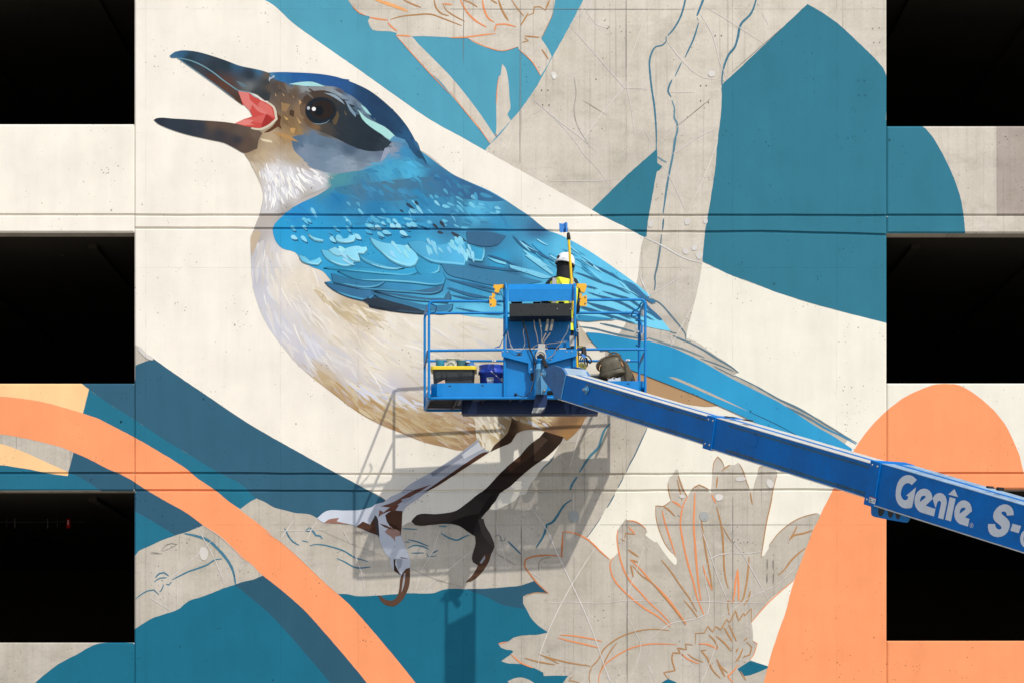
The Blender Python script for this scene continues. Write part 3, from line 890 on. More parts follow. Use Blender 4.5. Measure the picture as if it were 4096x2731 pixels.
for pts, c, ed in FE:
    p = smooth(P('B ' + pts))
    n = len(p)
    e0 = nexte()
    ol = ribbon([(x + .5, y + 2.5) for x, y in p + p[:2]], 6, tuple(k * .5 for k in lin(c)), 0)
    cb, cd = lin(c), lin(ed)
    x0 = min(v[0] for v in p); x1 = max(v[0] for v in p)
    cf = lambda x, y: tuple(cb[i] * (0.88 + 0.26 * (x - x0) / (x1 - x0)) for i in range(3))
    body = tris(p, cf, 16)
    ym = sum(v[1] for v in p) / n
    # light along the lower/outer rim
    half = [v for v in p]
    k0 = max(range(n), key=lambda i: p[i][0])
    rim = [half[(k0 + i) % n] for i in range(int(n * 0.42))]
    cx, cy = sum(v[0] for v in p) / n, ym
    rim = [(x + (cx - x) * 0.03, y + (cy - y) * 0.12) for x, y in rim]
    rb = ribbon(rim, 6, cd, 0.9) if len(rim) > 3 else []
    shaft = []
    sheet('wing_feather', ol + body + rb, PAINT, bird, e0, epss=[0] * len(ol) + [0.0001] * len(body) + [0.0002] * len(rb))
for (x, y, a, n, cl) in ((1730, 985, 1.0, 9, '8bd6f2'), (1825, 975, .9, 10, '8ad8f4'), (1850, 1010, 1.2, 8, '9be2f8'), (1600, 1000, .9, 7, '9be2f8'), (1380, 1020, .6, 6, 'a5e6f8')):
    q, e = strokes(rnd, n, [(x - 40, y - 36), (x + 44, y - 36), (x + 44, y + 44), (x - 40, y + 44)], lambda u, v: a, (26, 48), (9, 18), lambda u, v, r: tuple(k * r.uniform(.9, 1.03) for k in lin(cl)))
    stuff(sheet('feather_highlight', q, PAINT, bird, nexte(), epss=e))
# primaries: dark parting lines on the light blue
LN = [('C 1050 245 1150 330 1250 390 1370 450', 9), ('C 1560 420 1700 470 1850 540 1980 610 2040 650', 8), ('C 1540 545 1650 580 1800 640 1950 690 2090 760', 7),
      ('C 1640 680 1700 690 1780 710', 6), ('C 1820 730 1950 770 2080 810 2200 890 2300 960', 8), ('C 1680 740 1800 780 1900 805 2040 860 2200 950 2320 1010', 8),
      ('C 1660 830 1800 890 1950 930 2100 1000', 7), ('C 1600 870 1750 920 1900 975 1930 1000', 8), ('C 320 610 500 660 700 720 860 770', 8), ('C 330 700 500 750 740 800', 9),
      ('C 410 890 560 920 700 945 860 960', 6), ('C 960 200 1060 300 1200 380', 9), ('E 760 190 900 230 1040 265 1300 345', 7), ('E 860 150 1050 200 1290 290 1410 340', 7), ('C 370 770 520 800 700 830 860 870', 8),
      ('B 1940 710 2100 740 2352 770', 10), ('B 1770 830 1900 860 2100 900 2200 930', 8), ('B 1790 900 1950 960 2120 985', 9), ('B 2100 640 2250 690 2352 740', 7)]
q = []
for t, w in LN:
    q.append(ribbon(smooth(P(t), False), w, lin('3b6f95'), 0.85, 0.15, rnd))
for t, c in (('C 2010 620 2130 670 2240 775 2340 840 2300 850 2240 810 2170 790 2090 712', '3d7aa3'), ('E 1260 0 1390 90 1412 165 1500 250 1560 312 1530 310 1440 240 1370 130', '3d7199'),
             ('C 930 478 1050 508 1200 548 1340 600 1270 612 1100 562 940 512', '80d1ef'), ('C 720 410 800 430 900 460 900 480 800 455', '86d6f0'), ('C 520 400 600 425 660 435 680 360 680 310 692 340 690 400 665 445 600 440', '7fd0ee'),
             ('B 1930 450 2100 455 2250 490 2180 560 2050 570 1940 545', '3f6c8f'), ('B 1100 1000 1150 985 1180 1000 1400 1060 1380 1085 1250 1065 1160 1045', '2f3b48'),
             ('C 1100 380 1200 420 1350 560 1340 580 1200 480 1080 390', '8ad8f2'), ('E 745 262 900 280 1060 300 1110 312 960 315 860 325 745 318', '3c92bd'), ('C 280 470 500 500 900 560 1250 640 900 690 520 620 330 560', '4382a8')):
    q.append(tris(smooth(P(t)), lin(c)))
pieces('flight_feather', q, bird)
wq, we = strokes(rnd, 26, smooth(P('C 950 200 1500 260 1960 560 2250 780 2000 760 1600 560 1300 560 1050 420')), WF, (40, 95), (3, 7), lambda x, y, r: lin(r.choice(['8fe0f8', '56b6dd', '9be4fa', '4aa8d2'])))
stuff(sheet('feather_barbs', wq, PAINT, bird, nexte(), epss=we))
# lower tail
tail = sheet('tail', tris(smooth(P('E 825 430 960 440 1150 475 1320 510 1410 520 T4 210 630 440 690 600 760 740 830 880 910 1040 1000 1150 1055 1300 1130 1470 1215 1650 1330 1800 1430 1950 1520 R2 300 590 480 680 700 825 690 862 S 3216 1760 T4 1330 1450 1100 1340 920 1260 700 1160 450 1060 220 970 150 940 60 910 S 2480 1440 2430 1400 E 970 610 900 540 860 495 885 545')), idw('2400 1350 2f97c8 2600 1420 2f9acb 2900 1550 35a0d0 3200 1700 339ccc 3390 1800 3a9fd0'), 24), PAINT, bird, nexte())
q = tris(smooth(P('T4 415 975 470 980 600 1030 800 1120 1000 1215 1190 1310 990 1225 790 1140 600 1055 470 1000')), lin('c3b7a5'))
q = [q, ribbon(smooth(P('T4 1190 1310 1450 1430 1700 1565'), False), 3, lin('2b4f66'), 0.3)]
pieces('tail_shaft', q, bird)

# ---- head
E0[0] = EWING + 0.0008
HEAD = 'A 1150 383 1220 380 1350 382 1480 388 1600 400 1700 420 1850 475 1960 530 2100 640 2200 740 2280 850 2350 980 2420 1110 2460 1140 2350 1150 2200 1080 2080 1110 1900 1165 1700 1200 1640 1260 1660 1290 1550 1330 1400 1400 1300 1495 1082 1511 1108 1370 1090 1290 1050 1200 1000 1100 950 1025 935 985 1000 950 1080 855 1180 800 1150 640 1140 540 1130 440'
HEADC = idw('1100 300 3f7398 1140 298 2f6696 1200 298 2a5f96 1300 305 2b5f98 1400 350 2d5a8f 1500 400 2b5273 1580 470 2a4f73 1650 560 33648a 1690 620 2f5a80 1350 310 2c5f97 1440 340 3f79a8 1250 315 7d8a8c 1320 345 8c9295 1400 400 77899a 1450 440 6f8798 '
            '1090 330 5b5048 1130 400 6b5a4a 1110 350 4e443c 1170 370 63513f 1200 450 8a6f52 1150 480 7d6446 1250 360 6a635c 1250 420 4a4039 1350 380 55493f 1240 490 6c5a48 1180 520 94774f '
            '1350 480 3a3f44 1450 540 2f3b44 1500 560 2e3a44 1400 420 3b4550 1300 530 5d5a55 1250 545 6f7a84 1350 610 6f7f90 1450 600 5b6b7c 1540 590 76879a 1570 600 8f98a8 1200 580 a39173 1300 640 8b98a6 1420 650 8f9aa8 1500 640 6fa0c0 '
            '1080 550 b9a383 1050 620 c0ab8c 1150 550 a98a62 1180 620 b9a88c 1030 600 ad977a 1240 660 b5aaa0 1000 560 6b5847 1010 590 9c8567 '
            '1090 690 e6e3e4 1150 700 dcdbe0 1250 720 d6d4d8 1110 790 dad8dc 1080 840 cfcccb 1180 790 c8c4c2 1230 790 b7b1aa 1290 725 d0cdd0 1150 840 aaa49f 1040 680 cbbda8 '
            '1560 640 4aa3cd 1620 610 3f8fbd 1640 660 4fb2da 1500 670 4a9fc0 1380 690 5a9fa8 1330 725 558f94')
hp = smooth(P(HEAD))
head = sheet('head', tris(hp, HEADC, 13), PAINT, bird, nexte())
HFLD = [(hp, HEADC)]
for nm, t, f in (('cheek', '1330 900 1450 870 1600 895 1750 945 1950 1000 2112 985 2085 1070 1950 1130 1800 1178 1650 1188 1520 1150 1430 1080 1350 1000', '1190 570 566d84 1250 560 64798f 1300 575 5f7488 1400 600 4d6074 1450 630 6a7c8e 1520 600 5f7083 1540 590 8f9bae 1350 650 8296a8 1250 630 74889c 1480 660 7f93a5 1220 600 7d8da0 1400 660 8c9cac 1300 620 71869a'),
                 ('brow', '1200 450 1310 470 1450 488 1600 500 1720 545 1810 610 1880 690 1905 790 1850 760 1790 680 1700 600 1600 560 1450 535 1380 560 1250 520', '1120 335 5f5045 1160 345 78736c 1220 350 8b9092 1280 352 888b8d 1340 370 8796a0 1390 400 76889a 1430 440 4d6275 1450 480 3f5468 1180 370 655648'),
                 ('eye_mask', '1400 640 1450 560 1560 525 1680 555 1780 630 1870 715 1930 790 2050 885 2135 938 2070 1000 1950 1012 1800 965 1700 915 1600 870 1480 820 1420 750', '1210 440 6d5846 1230 400 4a3d34 1290 375 4a3f38 1350 400 363739 1380 440 2d363e 1420 480 27323c 1500 550 25303a 1450 560 26323c 1540 580 2f3a44 1380 540 2b343c 1300 520 464340 1240 490 6a543f 1260 505 7a6047 1350 480 2b343b'),
                 ('crown', '1150 384 1220 380 1350 382 1480 388 1600 400 1700 420 1850 475 1960 530 2100 640 2200 740 2280 850 2350 980 2420 1110 2330 1050 2240 945 2130 870 2000 768 1900 640 1800 560 1700 502 1600 488 1500 456 1400 458 1310 472 1240 452 1190 430', '1085 300 4d84a6 1110 298 2f6aa0 1200 298 295e9c 1300 305 2a5a94 1400 345 2a5585 1440 350 27486a 1500 400 244060 1580 470 264666 1640 560 2b587e 1690 640 27506f 1350 325 2a5690 1450 410 25456a 1540 500 233f5c')):
    p = smooth(P('A ' + t))
    ff = idw(f, 3.8)
    HFLD.append((p, ff))
    sheet(nm, tris(p, ff, 13), PAINT, bird, nexte())
HF = angles('1150 400 60 1200 500 55 1300 380 20 1450 400 35 1580 470 48 1650 560 58 1100 600 50 1100 750 75 1200 750 40 1300 620 12 1450 620 5 1550 620 -10 1350 500 15 1500 550 35')
def hcol(x, y, r):
    u, w = x + r.uniform(-9, 9), y + r.uniform(-9, 9)
    b = HEADC(u, w)
    for p_, f_ in HFLD:
        if inside((u, w), p_): b = f_(u, w)
    v = 1 + r.uniform(-.08, .08)
    return tuple(k * v for k in b)
q, e = strokes(rnd, 320, hp, HF, (22, 56), (5, 14), hcol)
stuff(sheet('head_feathers', q, PAINT, bird, nexte(), epss=e))
thr = smooth(P('A 1080 1120 1180 1100 1300 1120 1480 1150 1580 1190 1640 1250 1560 1290 1440 1340 1330 1420 1180 1480 1100 1480 1115 1370 1100 1280 1070 1180'))
TF = angles('1100 680 80 1080 800 95 1150 720 62 1250 720 28 1180 800 60')
q, e = strokes(rnd, 120, thr, TF, (26, 62), (4, 10), lambda x, y, r: lin(r.choice(['fbfaf6', 'f1f0f0', 'e2e1e6', 'f7f4ec', 'cfcdd2'])))
stuff(sheet('throat_feathers', q, PAINT, bird, nexte(), epss=e))
q = []
for t, c in (('1310 475 1400 460 1500 458 1600 495 1520 492 1450 492 1370 482', 'a9dee0'), ('1865 680 1900 758 1960 815 2040 868 2130 928 2197 930 2140 870 2080 820 2000 780 1930 745', 'a9ddd8'),
             ('1885 640 1920 660 1972 727 1930 705', '9fd6d6'), ('1090 378 1130 385 1165 425 1192 402 1198 418 1160 440 1150 470 1130 445', 'a9b6c8'), ('1590 545 1680 560 1740 610 1760 640 1700 600 1640 565', '8fa0ae'), ('1760 600 1800 650 1850 720 1845 740 1800 690', '7b93a6'),
             ('2110 930 2200 945 2250 945 2240 920 2150 890', '5b92b6'), ('2080 985 2110 990 2120 1010 2080 1070 2040 1100 2060 1040', '97a3b8'), ('1210 700 1250 740 1240 800 1260 840 1225 815 1150 860 1110 865 1200 790', '5e3a28'),
             ('1200 545 1215 575 1205 570', 'c9a87c'), ('1260 545 1280 575 1265 565', 'c9a87c'), ('1340 560 1355 590 1345 580', 'c9a27c'), ('1370 735 1410 790 1395 790', 'd0aa70'), ('1320 825 1365 830 1350 875 1325 860', 'c39a62'), ('1270 730 1310 755 1290 765', 'c9a468'), ('1390 600 1415 620 1395 645', 'b8946a'),
             ('1250 620 1320 640 1290 700 1255 690', '9a7b58'), ('1320 680 1355 690 1350 740 1315 720', '4f3b2e'), ('1080 910 1170 925 1180 945 1100 930', 'e3d3b2'), ('1180 860 1300 880 1390 940 1290 915', 'b78f5c'), ('1660 760 1700 690 1715 720 1690 800 1665 800', '5a4d3a'), ('1750 680 1775 715 1765 730', '5f543f')):
    q.append(tris(smooth(P('A ' + t)), lin(c)))
pieces('face_marking', q, bird, .00001)
# beak and mouth
flat('mouth', 'A 905 530 990 545 1080 600 1180 655 1215 745 1195 790 1080 840 1000 825 880 790 950 757 1020 735 1000 690 965 650 940 640', 'cb5049', bird)
q = []
for t, c in (('905 530 990 545 1000 600 1060 650 1130 690 1165 720 1120 715 1060 690 1020 640 1000 690 960 650 935 610', 'dc7d76'), ('1090 610 1150 640 1185 700 1190 740 1120 700 1060 640', 'd77068'), ('960 760 1040 740 1130 715 1120 760 1090 790 1000 770', 'd4635c'), ('1095 800 1130 715 1195 760 1170 790 1090 825', 'a5332f'), ('880 790 950 760 1030 765 1000 790 1040 800 960 805', 'dd827a')):
    q.append(tris(smooth(P('A ' + t)), lin(c)))
pieces('tongue', q, bird)
beak = sheet('upper_beak', tris(smooth(P('A 357 250 375 235 400 218 450 207 510 208 580 218 680 245 800 285 920 330 1040 355 1120 375 1160 390 1150 440 1170 520 1155 610 1120 605 1060 560 1000 540 900 520 930 600 942 645 880 600 800 540 700 465 600 390 500 325 430 275 415 265 370 265')),
      idw('690 230 3f6c90 720 212 35607f 800 225 32485a 900 260 2b3a44 1000 300 2b3742 950 250 345e7c 1040 280 3a6a8a 1070 330 3a3f42 1060 380 33393d 1020 370 3a4044 1000 350 6b6f70 1070 300 655a4f 1080 350 5b5044 850 280 293944 760 240 2b3d48 900 340 5b3f33 850 310 54392f 800 280 3e4247 950 400 4f382d'), 12), PAINT, bird, nexte())
q = [ribbon(smooth(P('A 420 268 500 280 600 318 700 378 780 440 850 490 910 528 990 540'), False), 5, lin('6f97a3'), 0.5), ribbon(smooth(P('A 430 272 520 335 640 420 760 505 880 595'), False), 3, lin('5f8aa0'), 0.5),
     ribbon(smooth(P('A 990 540 1040 575 1080 595'), False), 5, lin('a9b9c2'), 0.6), tris(smooth(P('A 890 450 930 460 985 500 940 500')), lin('62757f'))]
pieces('beak_edge', q, bird)
sheet('lower_beak', tris(smooth(P('A 230 762 250 750 400 753 600 765 800 780 880 792 960 812 1060 834 1078 850 1100 868 1070 920 1060 990 950 1027 900 1000 790 945 700 925 640 912 500 880 400 850 320 820 260 790')),
      idw('620 480 2a323e 700 490 2f3944 800 510 333a44 850 490 5e4d41 900 500 5b4b41 880 540 3a3a40 960 530 5e5047 1000 560 5a4a40 950 560 38383e 1020 540 6b5a4c 980 590 5d4c40 750 530 2e3742'), 12), PAINT, bird, nexte())
sheet('beak_rim', ribbon(smooth(P('A 1140 622 1190 660 1212 755 1165 800 1080 838 1010 828'), False), 10, lin('d3cab4'), 0.4), PAINT, bird, nexte())
# eye
def disc(px, py, rx, ry, c, n=28):
    return [[(px + rx * math.cos(2 * math.pi * i / n), py + ry * math.sin(2 * math.pi * i / n)) + lin(c) for i in range(n)]]
eye = sheet('eye', disc(1284, 444, 63, 55, '2a2a2d') + disc(1282, 446, 60, 52, '1c252e') + disc(1288, 441, 46, 39, '2a2321') + disc(1275, 445, 20, 20, '141a20'), PAINT, bird, nexte(), epss=[0, .0001, .0002, .0003])
sheet('eye_highlight', disc(1234, 434, 6, 7, 'b9bdc2') + disc(1255.5, 437.5, 8, 8, 'f2f2f0') + ribbon(smooth(P('A 1500 788 1560 796 1610 785 1640 760'), False), 3, lin('7f97a6'), .8), PAINT, bird, nexte())
# legs
E0[0] = EBODY + 0.0012
ub = sheet('rear_belly', tris(smooth(P('M3 -150 40 1095 40 1090 120 1050 200 960 320 880 385 850 352 790 372 665 297 560 280 400 318 350 400 240 450 150 492 100 300')), idw('1950 1660 c9b28f 2050 1700 4e392b 2035 1750 453226 2000 1770 443227 2100 1690 b28c63 2150 1710 a67f57 2130 1660 d8c5a2 2200 1660 cdb48c 2250 1690 8c6c4f 2300 1680 8b6c50 2270 1740 b08555 2320 1700 b78c5c 2200 1720 8d6c50'), 14), PAINT, bird, nexte())
q, e = strokes(rnd, 40, smooth(P('M3 300 100 760 100 740 250 640 270 420 210')), angles('2100 1680 25 2200 1690 30'), (30, 70), (6, 14), lambda x, y, r: lin(r.choice(['e8dcc0', 'd8c39c', 'c49f70', 'd9dade', 'e0cfac'])))
stuff(sheet('belly_feathers', q, PAINT, bird, nexte(), epss=e))
LEGC = idw('2220 1740 3b2c23 2150 1800 35281f 2080 1860 3a2b22 2000 1930 2f2521 1940 1980 2b2624 1900 2020 332e2c 1850 2050 3a3430 1700 2070 3d342f 1900 2100 2c2827 1940 2150 3b3532 1950 2200 433b37 1920 2240 3f3834 1890 2290 4a342a 2180 1770 2c211c')
sheet('leg', tris(smooth(P('M3 668 298 560 420 400 560 250 690 100 850 0 920 F4 2000 560 1870 660 1750 745 1450 800 1130 815 1040 915 1100 970 1400 965 1600 950 1800 990 1900 1060 2040 1150 2050 1250 1990 1500 2010 1560 M2 2180 400 2235 438 2190 520 2115 602 2170 590 2250 530 2340 400 M4 155 330 187 260 150 150 100 90 90 40 M3 60 1130 130 1040 200 960 240 890 330 830 450 720 560 630 700 530 830 395 850 352')), LEGC, 14), PAINT, bird, nexte(), 'dark right leg of the painted bird')
q = []
for t, c in (('M2 2350 330 2330 420 2250 525 2170 590 2115 602 2165 560 2235 440 2290 330', '5a4031'), ('M2 2300 340 2305 370 2270 420 2250 415', '9a9ea6'), ('F4 1650 930 1900 830 2100 800 2250 560 2352 470 2352 560 2180 800 2100 830 2000 1130 1850 1010', '211c1a'),
             ('F4 2090 890 2170 870 2200 980 2300 1160 2320 1320 2250 1250 2150 1100', '4b4440'), ('M3 520 430 640 340 700 380 560 520 430 620 380 600', '4a3a30'), ('F4 1150 820 1450 810 1700 770 1600 900 1200 930', '423a35'), ('M3 300 640 470 500 520 520 340 690', '4d3527')):
    q.append(tris(smooth(P(t)), lin(c)))
pieces('leg_shading', q, bird, .00001)
sheet('leg', tris(smooth(P('M1 690 1370 780 1300 960 1295 1100 1290 1220 1260 1250 1235 1330 1215 1400 1160 1480 1130 1560 1060 1800 920 2000 790 2200 640 2250 605 2280 650 2345 735 2200 830 2000 960 1770 1100 1650 1190 1530 1280 1505 1340 1495 1500 M2 1495 130 1520 220 1555 300 1580 375 1587 430 1582 460 1577 620 1540 720 1490 790 1420 830 1360 822 1305 780 1275 722 1300 730 1350 768 1410 778 1445 755 1475 690 1497 540 1470 520 1420 480 1395 430 1395 380 1345 320 1300 220 1280 155 1150 110 1070 65 1000 40 880 30 760 32')),
      idw('1300 2060 d0d6e2 1400 2060 c9cfdb 1480 2050 c2c8d4 1550 2150 c6ccd8 1580 2200 c9cfda 1600 1990 b9bcc8 1700 1920 a9aebb 1800 1850 b5bac6 1880 1790 a8adb9 1530 2090 d2d8e4 1700 1890 c4c9d4'), 16), PAINT, bird, nexte(), 'pale left leg of the painted bird')
q = []
for t, c in (('M1 1070 1450 1130 1400 1200 1430 1250 1340 1268 1360 1285 1480 1290 1540 1180 1500', '54392c'), ('M1 755 1415 800 1382 905 1365 880 1398 1000 1428 900 1422', '9a7264'), ('M1 1360 1400 1345 1340 1400 1300 1510 1300 1500 1480 1492 1540 1420 1480', '54392c'),
             ('M1 2345 735 2200 830 2000 960 1770 1100 1720 1115 1960 950 2150 820 2300 735', '513629'), ('M1 1300 1255 1420 1215 1600 1110 1790 1045 1680 1110 1500 1215 1420 1262', '6d4a40'), ('M1 1400 1260 1480 1240 1440 1300 1390 1300 1300 1340', '6d4536'), ('M1 1290 1290 1330 1310 1280 1360', '8a6052'),
             ('M1 1780 940 2000 800 2200 665 2190 700 1990 850 1800 970', '8f94a3'), ('M1 2080 760 2240 640 2290 700 2100 800', 'd0d4dc'), ('M1 1340 1500 1400 1440 1490 1500 1480 1540 1400 1545', 'a8857a'), ('M1 1290 1420 1360 1440 1440 1490 1330 1450', '6b4a3c'),
             ('M2 1497 540 1475 690 1445 755 1410 778 1350 768 1300 730 1275 722 1305 780 1360 822 1420 832 1490 790 1540 720 1577 620 1582 460 1545 470', '5f4536'), ('M2 1525 510 1540 515 1525 630 1500 700 1508 630', 'a3a3a8'), ('M2 1425 380 1445 375 1440 430 1470 490 1500 535 1430 490', '4a3126'), ('M2 1480 355 1570 372 1500 368', '5a3a2b'),
             ('M2 1450 375 1510 370 1500 450 1470 480', 'a4a9b5'), ('M2 1420 180 1440 210 1440 130 1480 120 1400 90 1360 130', 'a8857a'), ('M1 1240 1345 1255 1345 1290 1560 1278 1540', '3a4350'), ('M1 1380 1420 1450 1440 1490 1480 1420 1470', '3f2b20'), ('M1 1500 1190 1640 1150 1600 1190 1520 1230', 'a3a8b6')):
    q.append(tris(smooth(P(t)), lin(c)))
pieces('leg_shading', q, bird, .00001)
thigh = smooth(P('S 1862 1640 2045 1640 2046 1680 2038 1708 2030 1730 2000 1760 1977 1780 1962 1804 1945 1800 1925 1783 1915 1757 1905 1752 1903 1725 1897 1680'))
sheet('thigh', tris(thigh, idw('1880 1650 d8ccb4 1950 1660 c9bfae 1930 1700 ece2ce 1910 1730 ece3cf 1990 1720 c6b089 2030 1690 b79a70 1950 1780 efe8d4 1980 1750 c9b48a'), 12), PAINT, bird, nexte())
q, e = strokes(rnd, 46, thigh, angles('1900 1660 45 1950 1700 60 2000 1700 40 1950 1760 75'), (20, 46), (6, 12), lambda x, y, r: lin(r.choice(['f1e9d6', 'e2d6bf', 'cdbf a8'.replace(' ', ''), 'efe8d6', 'bda57c'])))
stuff(sheet('thigh_feathers', q, PAINT, bird, nexte(), epss=e))

E0[0] = EBG
# ------------------------------------------------------------------ drawn lines: teal trunk lines, orange flower sketch, chalk, pencil
def lines(name, items, jit=0.12, label=None, k=1.0):
    e = nexte()
    for i, (t, w, c) in enumerate(items):
        sheet(name, ribbon(smooth(P(t), False, 9), w * k, lin(c), 0.55, jit, rnd), PAINT, garage, e + 0.00001 * i, label)
TL = '4a7e94'
lines('trunk_sketch', k=.82, items=[('FT 832 -60 800 80 770 170 700 290 650 345', 9, TL), ('FT 632 352 636 400 600 435 530 455 500 500 475 590 478 680 500 880 520 1010 540 1280 540 1430', 9, TL), ('FT 1010 -60 990 0 930 155', 11, TL), ('FT 930 170 946 205', 4, TL), ('FT 946 220 900 370 815 555', 8, TL),
      ('FT 782 600 720 735', 6, TL), ('FT 692 765 665 825 653 880 682 932', 9, TL), ('FT 690 965 715 1045 712 1130 740 1190 742 1260 715 1350 700 1500 690 1568', 9, '6d94a3'), ('T3 1215 60 1190 230 1130 540 1085 850', 10, '5a8699'), ('T3 1090 900 1080 1010', 8, '5a7c8c'), ('T3 1070 1050 1060 1150 1030 1350 1005 1480 T4 290 60 282 150', 9, '66808c'),
      ('FT 1510 -40 1450 130 1350 240 1320 370 1290 460 1240 520 1190 640 1170 760 1170 820', 11, TL), ('FT 545 1500 600 1540 640 1560', 8, '7a98a3'),
      ('M3 1300 220 1245 280 1210 370 1190 440 1100 540 1000 690', 12, '4f8498'), ('M3 980 735 940 790 910 860', 11, '4f8498'), ('M3 930 950 860 1000 780 1120 740 1170 690 1190 660 1290 585 1415', 11, '41788e'), ('M3 1650 270 1580 420 1530 530 1480 620 1450 690', 6, '5b7888'), ('M3 1340 900 1290 990 1265 1030', 6, '5b7888'), ('M3 1425 735 1370 840', 5, '5b7888'), ('M3 1210 1120 1110 1265 1070 1318', 4, '6b7f88'), ('M3 760 530 720 590 660 640 620 690', 6, '5b7888'),
      ('M4 315 205 380 270 440 330', 8, '41748a'), ('M4 190 160 230 145 255 185 230 205 285 200 290 160', 4, '4b6472'),
      ('L3 1770 132 1880 155 2000 200 2100 290 2190 400 2235 490 2260 620', 13, TL), ('L3 2130 375 2060 385 1990 430 1900 465 1800 500 1700 550 1650 575', 8, TL), ('L3 1645 595 1620 625 1590 615', 7, TL), ('L3 1570 620 1545 680 1530 690', 6, TL), ('L3 1525 718 1475 672 1410 685 1330 735 1300 762', 6, TL), ('L3 1490 555 1530 515 1570 507 1620 540', 8, TL), ('L3 1480 595 1530 562 1600 555', 6, TL),
      ('M2 380 80 420 160 460 210 520 245', 7, TL), ('M2 575 105 600 90 622 70', 6, TL), ('M2 580 110 630 112', 4, TL), ('M2 625 80 660 120 680 150 720 155 745 185', 10, TL), ('M2 545 200 610 215', 5, TL), ('M2 620 250 660 238 740 240 850 265 950 300 1050 360 1180 400', 7, TL), ('M2 880 370 950 400 1070 460 1205 452', 7, TL),
      ('M2 1510 85 1650 92', 6, TL), ('M2 1560 190 1650 210 1760 255', 7, TL), ('M2 1530 212 1580 215', 5, TL), ('M2 1560 275 1610 248 1700 255 1765 285', 7, TL), ('M2 1590 320 1720 318', 5, TL), ('M2 1740 320 1760 355 1840 345', 4, TL), ('M2 1800 320 1855 292', 7, TL), ('M2 1880 130 1960 175 2040 195 2090 170 2150 145', 8, TL), ('M2 1860 62 1940 65', 6, TL), ('M2 1620 45 1700 45 1850 35 1980 40', 4, TL)])
TG = '62808f'
lines('tail_sketch', k=.85, items=[('T4 585 630 740 710 900 810 1020 880 1090 935', 8, TG), ('T4 460 580 580 640', 6, TG), ('T4 730 800 900 860 1040 920', 5, TG), ('T4 850 870 950 920 1050 970', 4, TG), ('T4 1050 960 1250 1060 1480 1190 1700 1300 1900 1410', 7, TG), ('T4 1480 1240 1650 1310 1800 1390 1900 1450 2000 1500', 9, TG), ('R2 0 345 200 440 410 570 560 660 750 770', 6, TG), ('R2 330 560 450 630 600 700 740 780', 7, '3f8fb8'),
      ('E 760 375 900 395 1100 445 1300 480 1420 490', 9, TG), ('E 1420 480 1600 540 1760 590 1960 670', 8, '7d9096'), ('E 960 345 1100 375 1290 425', 9, TG), ('E 1400 85 1530 150 1650 280 1740 390 1780 450 1782 500', 7, TG), ('E 1560 350 1650 430 1700 440', 5, TG), ('E 1680 470 1750 500 1850 540', 7, TG)])
OR, OB = 'f09a66', 'bd8d5c'
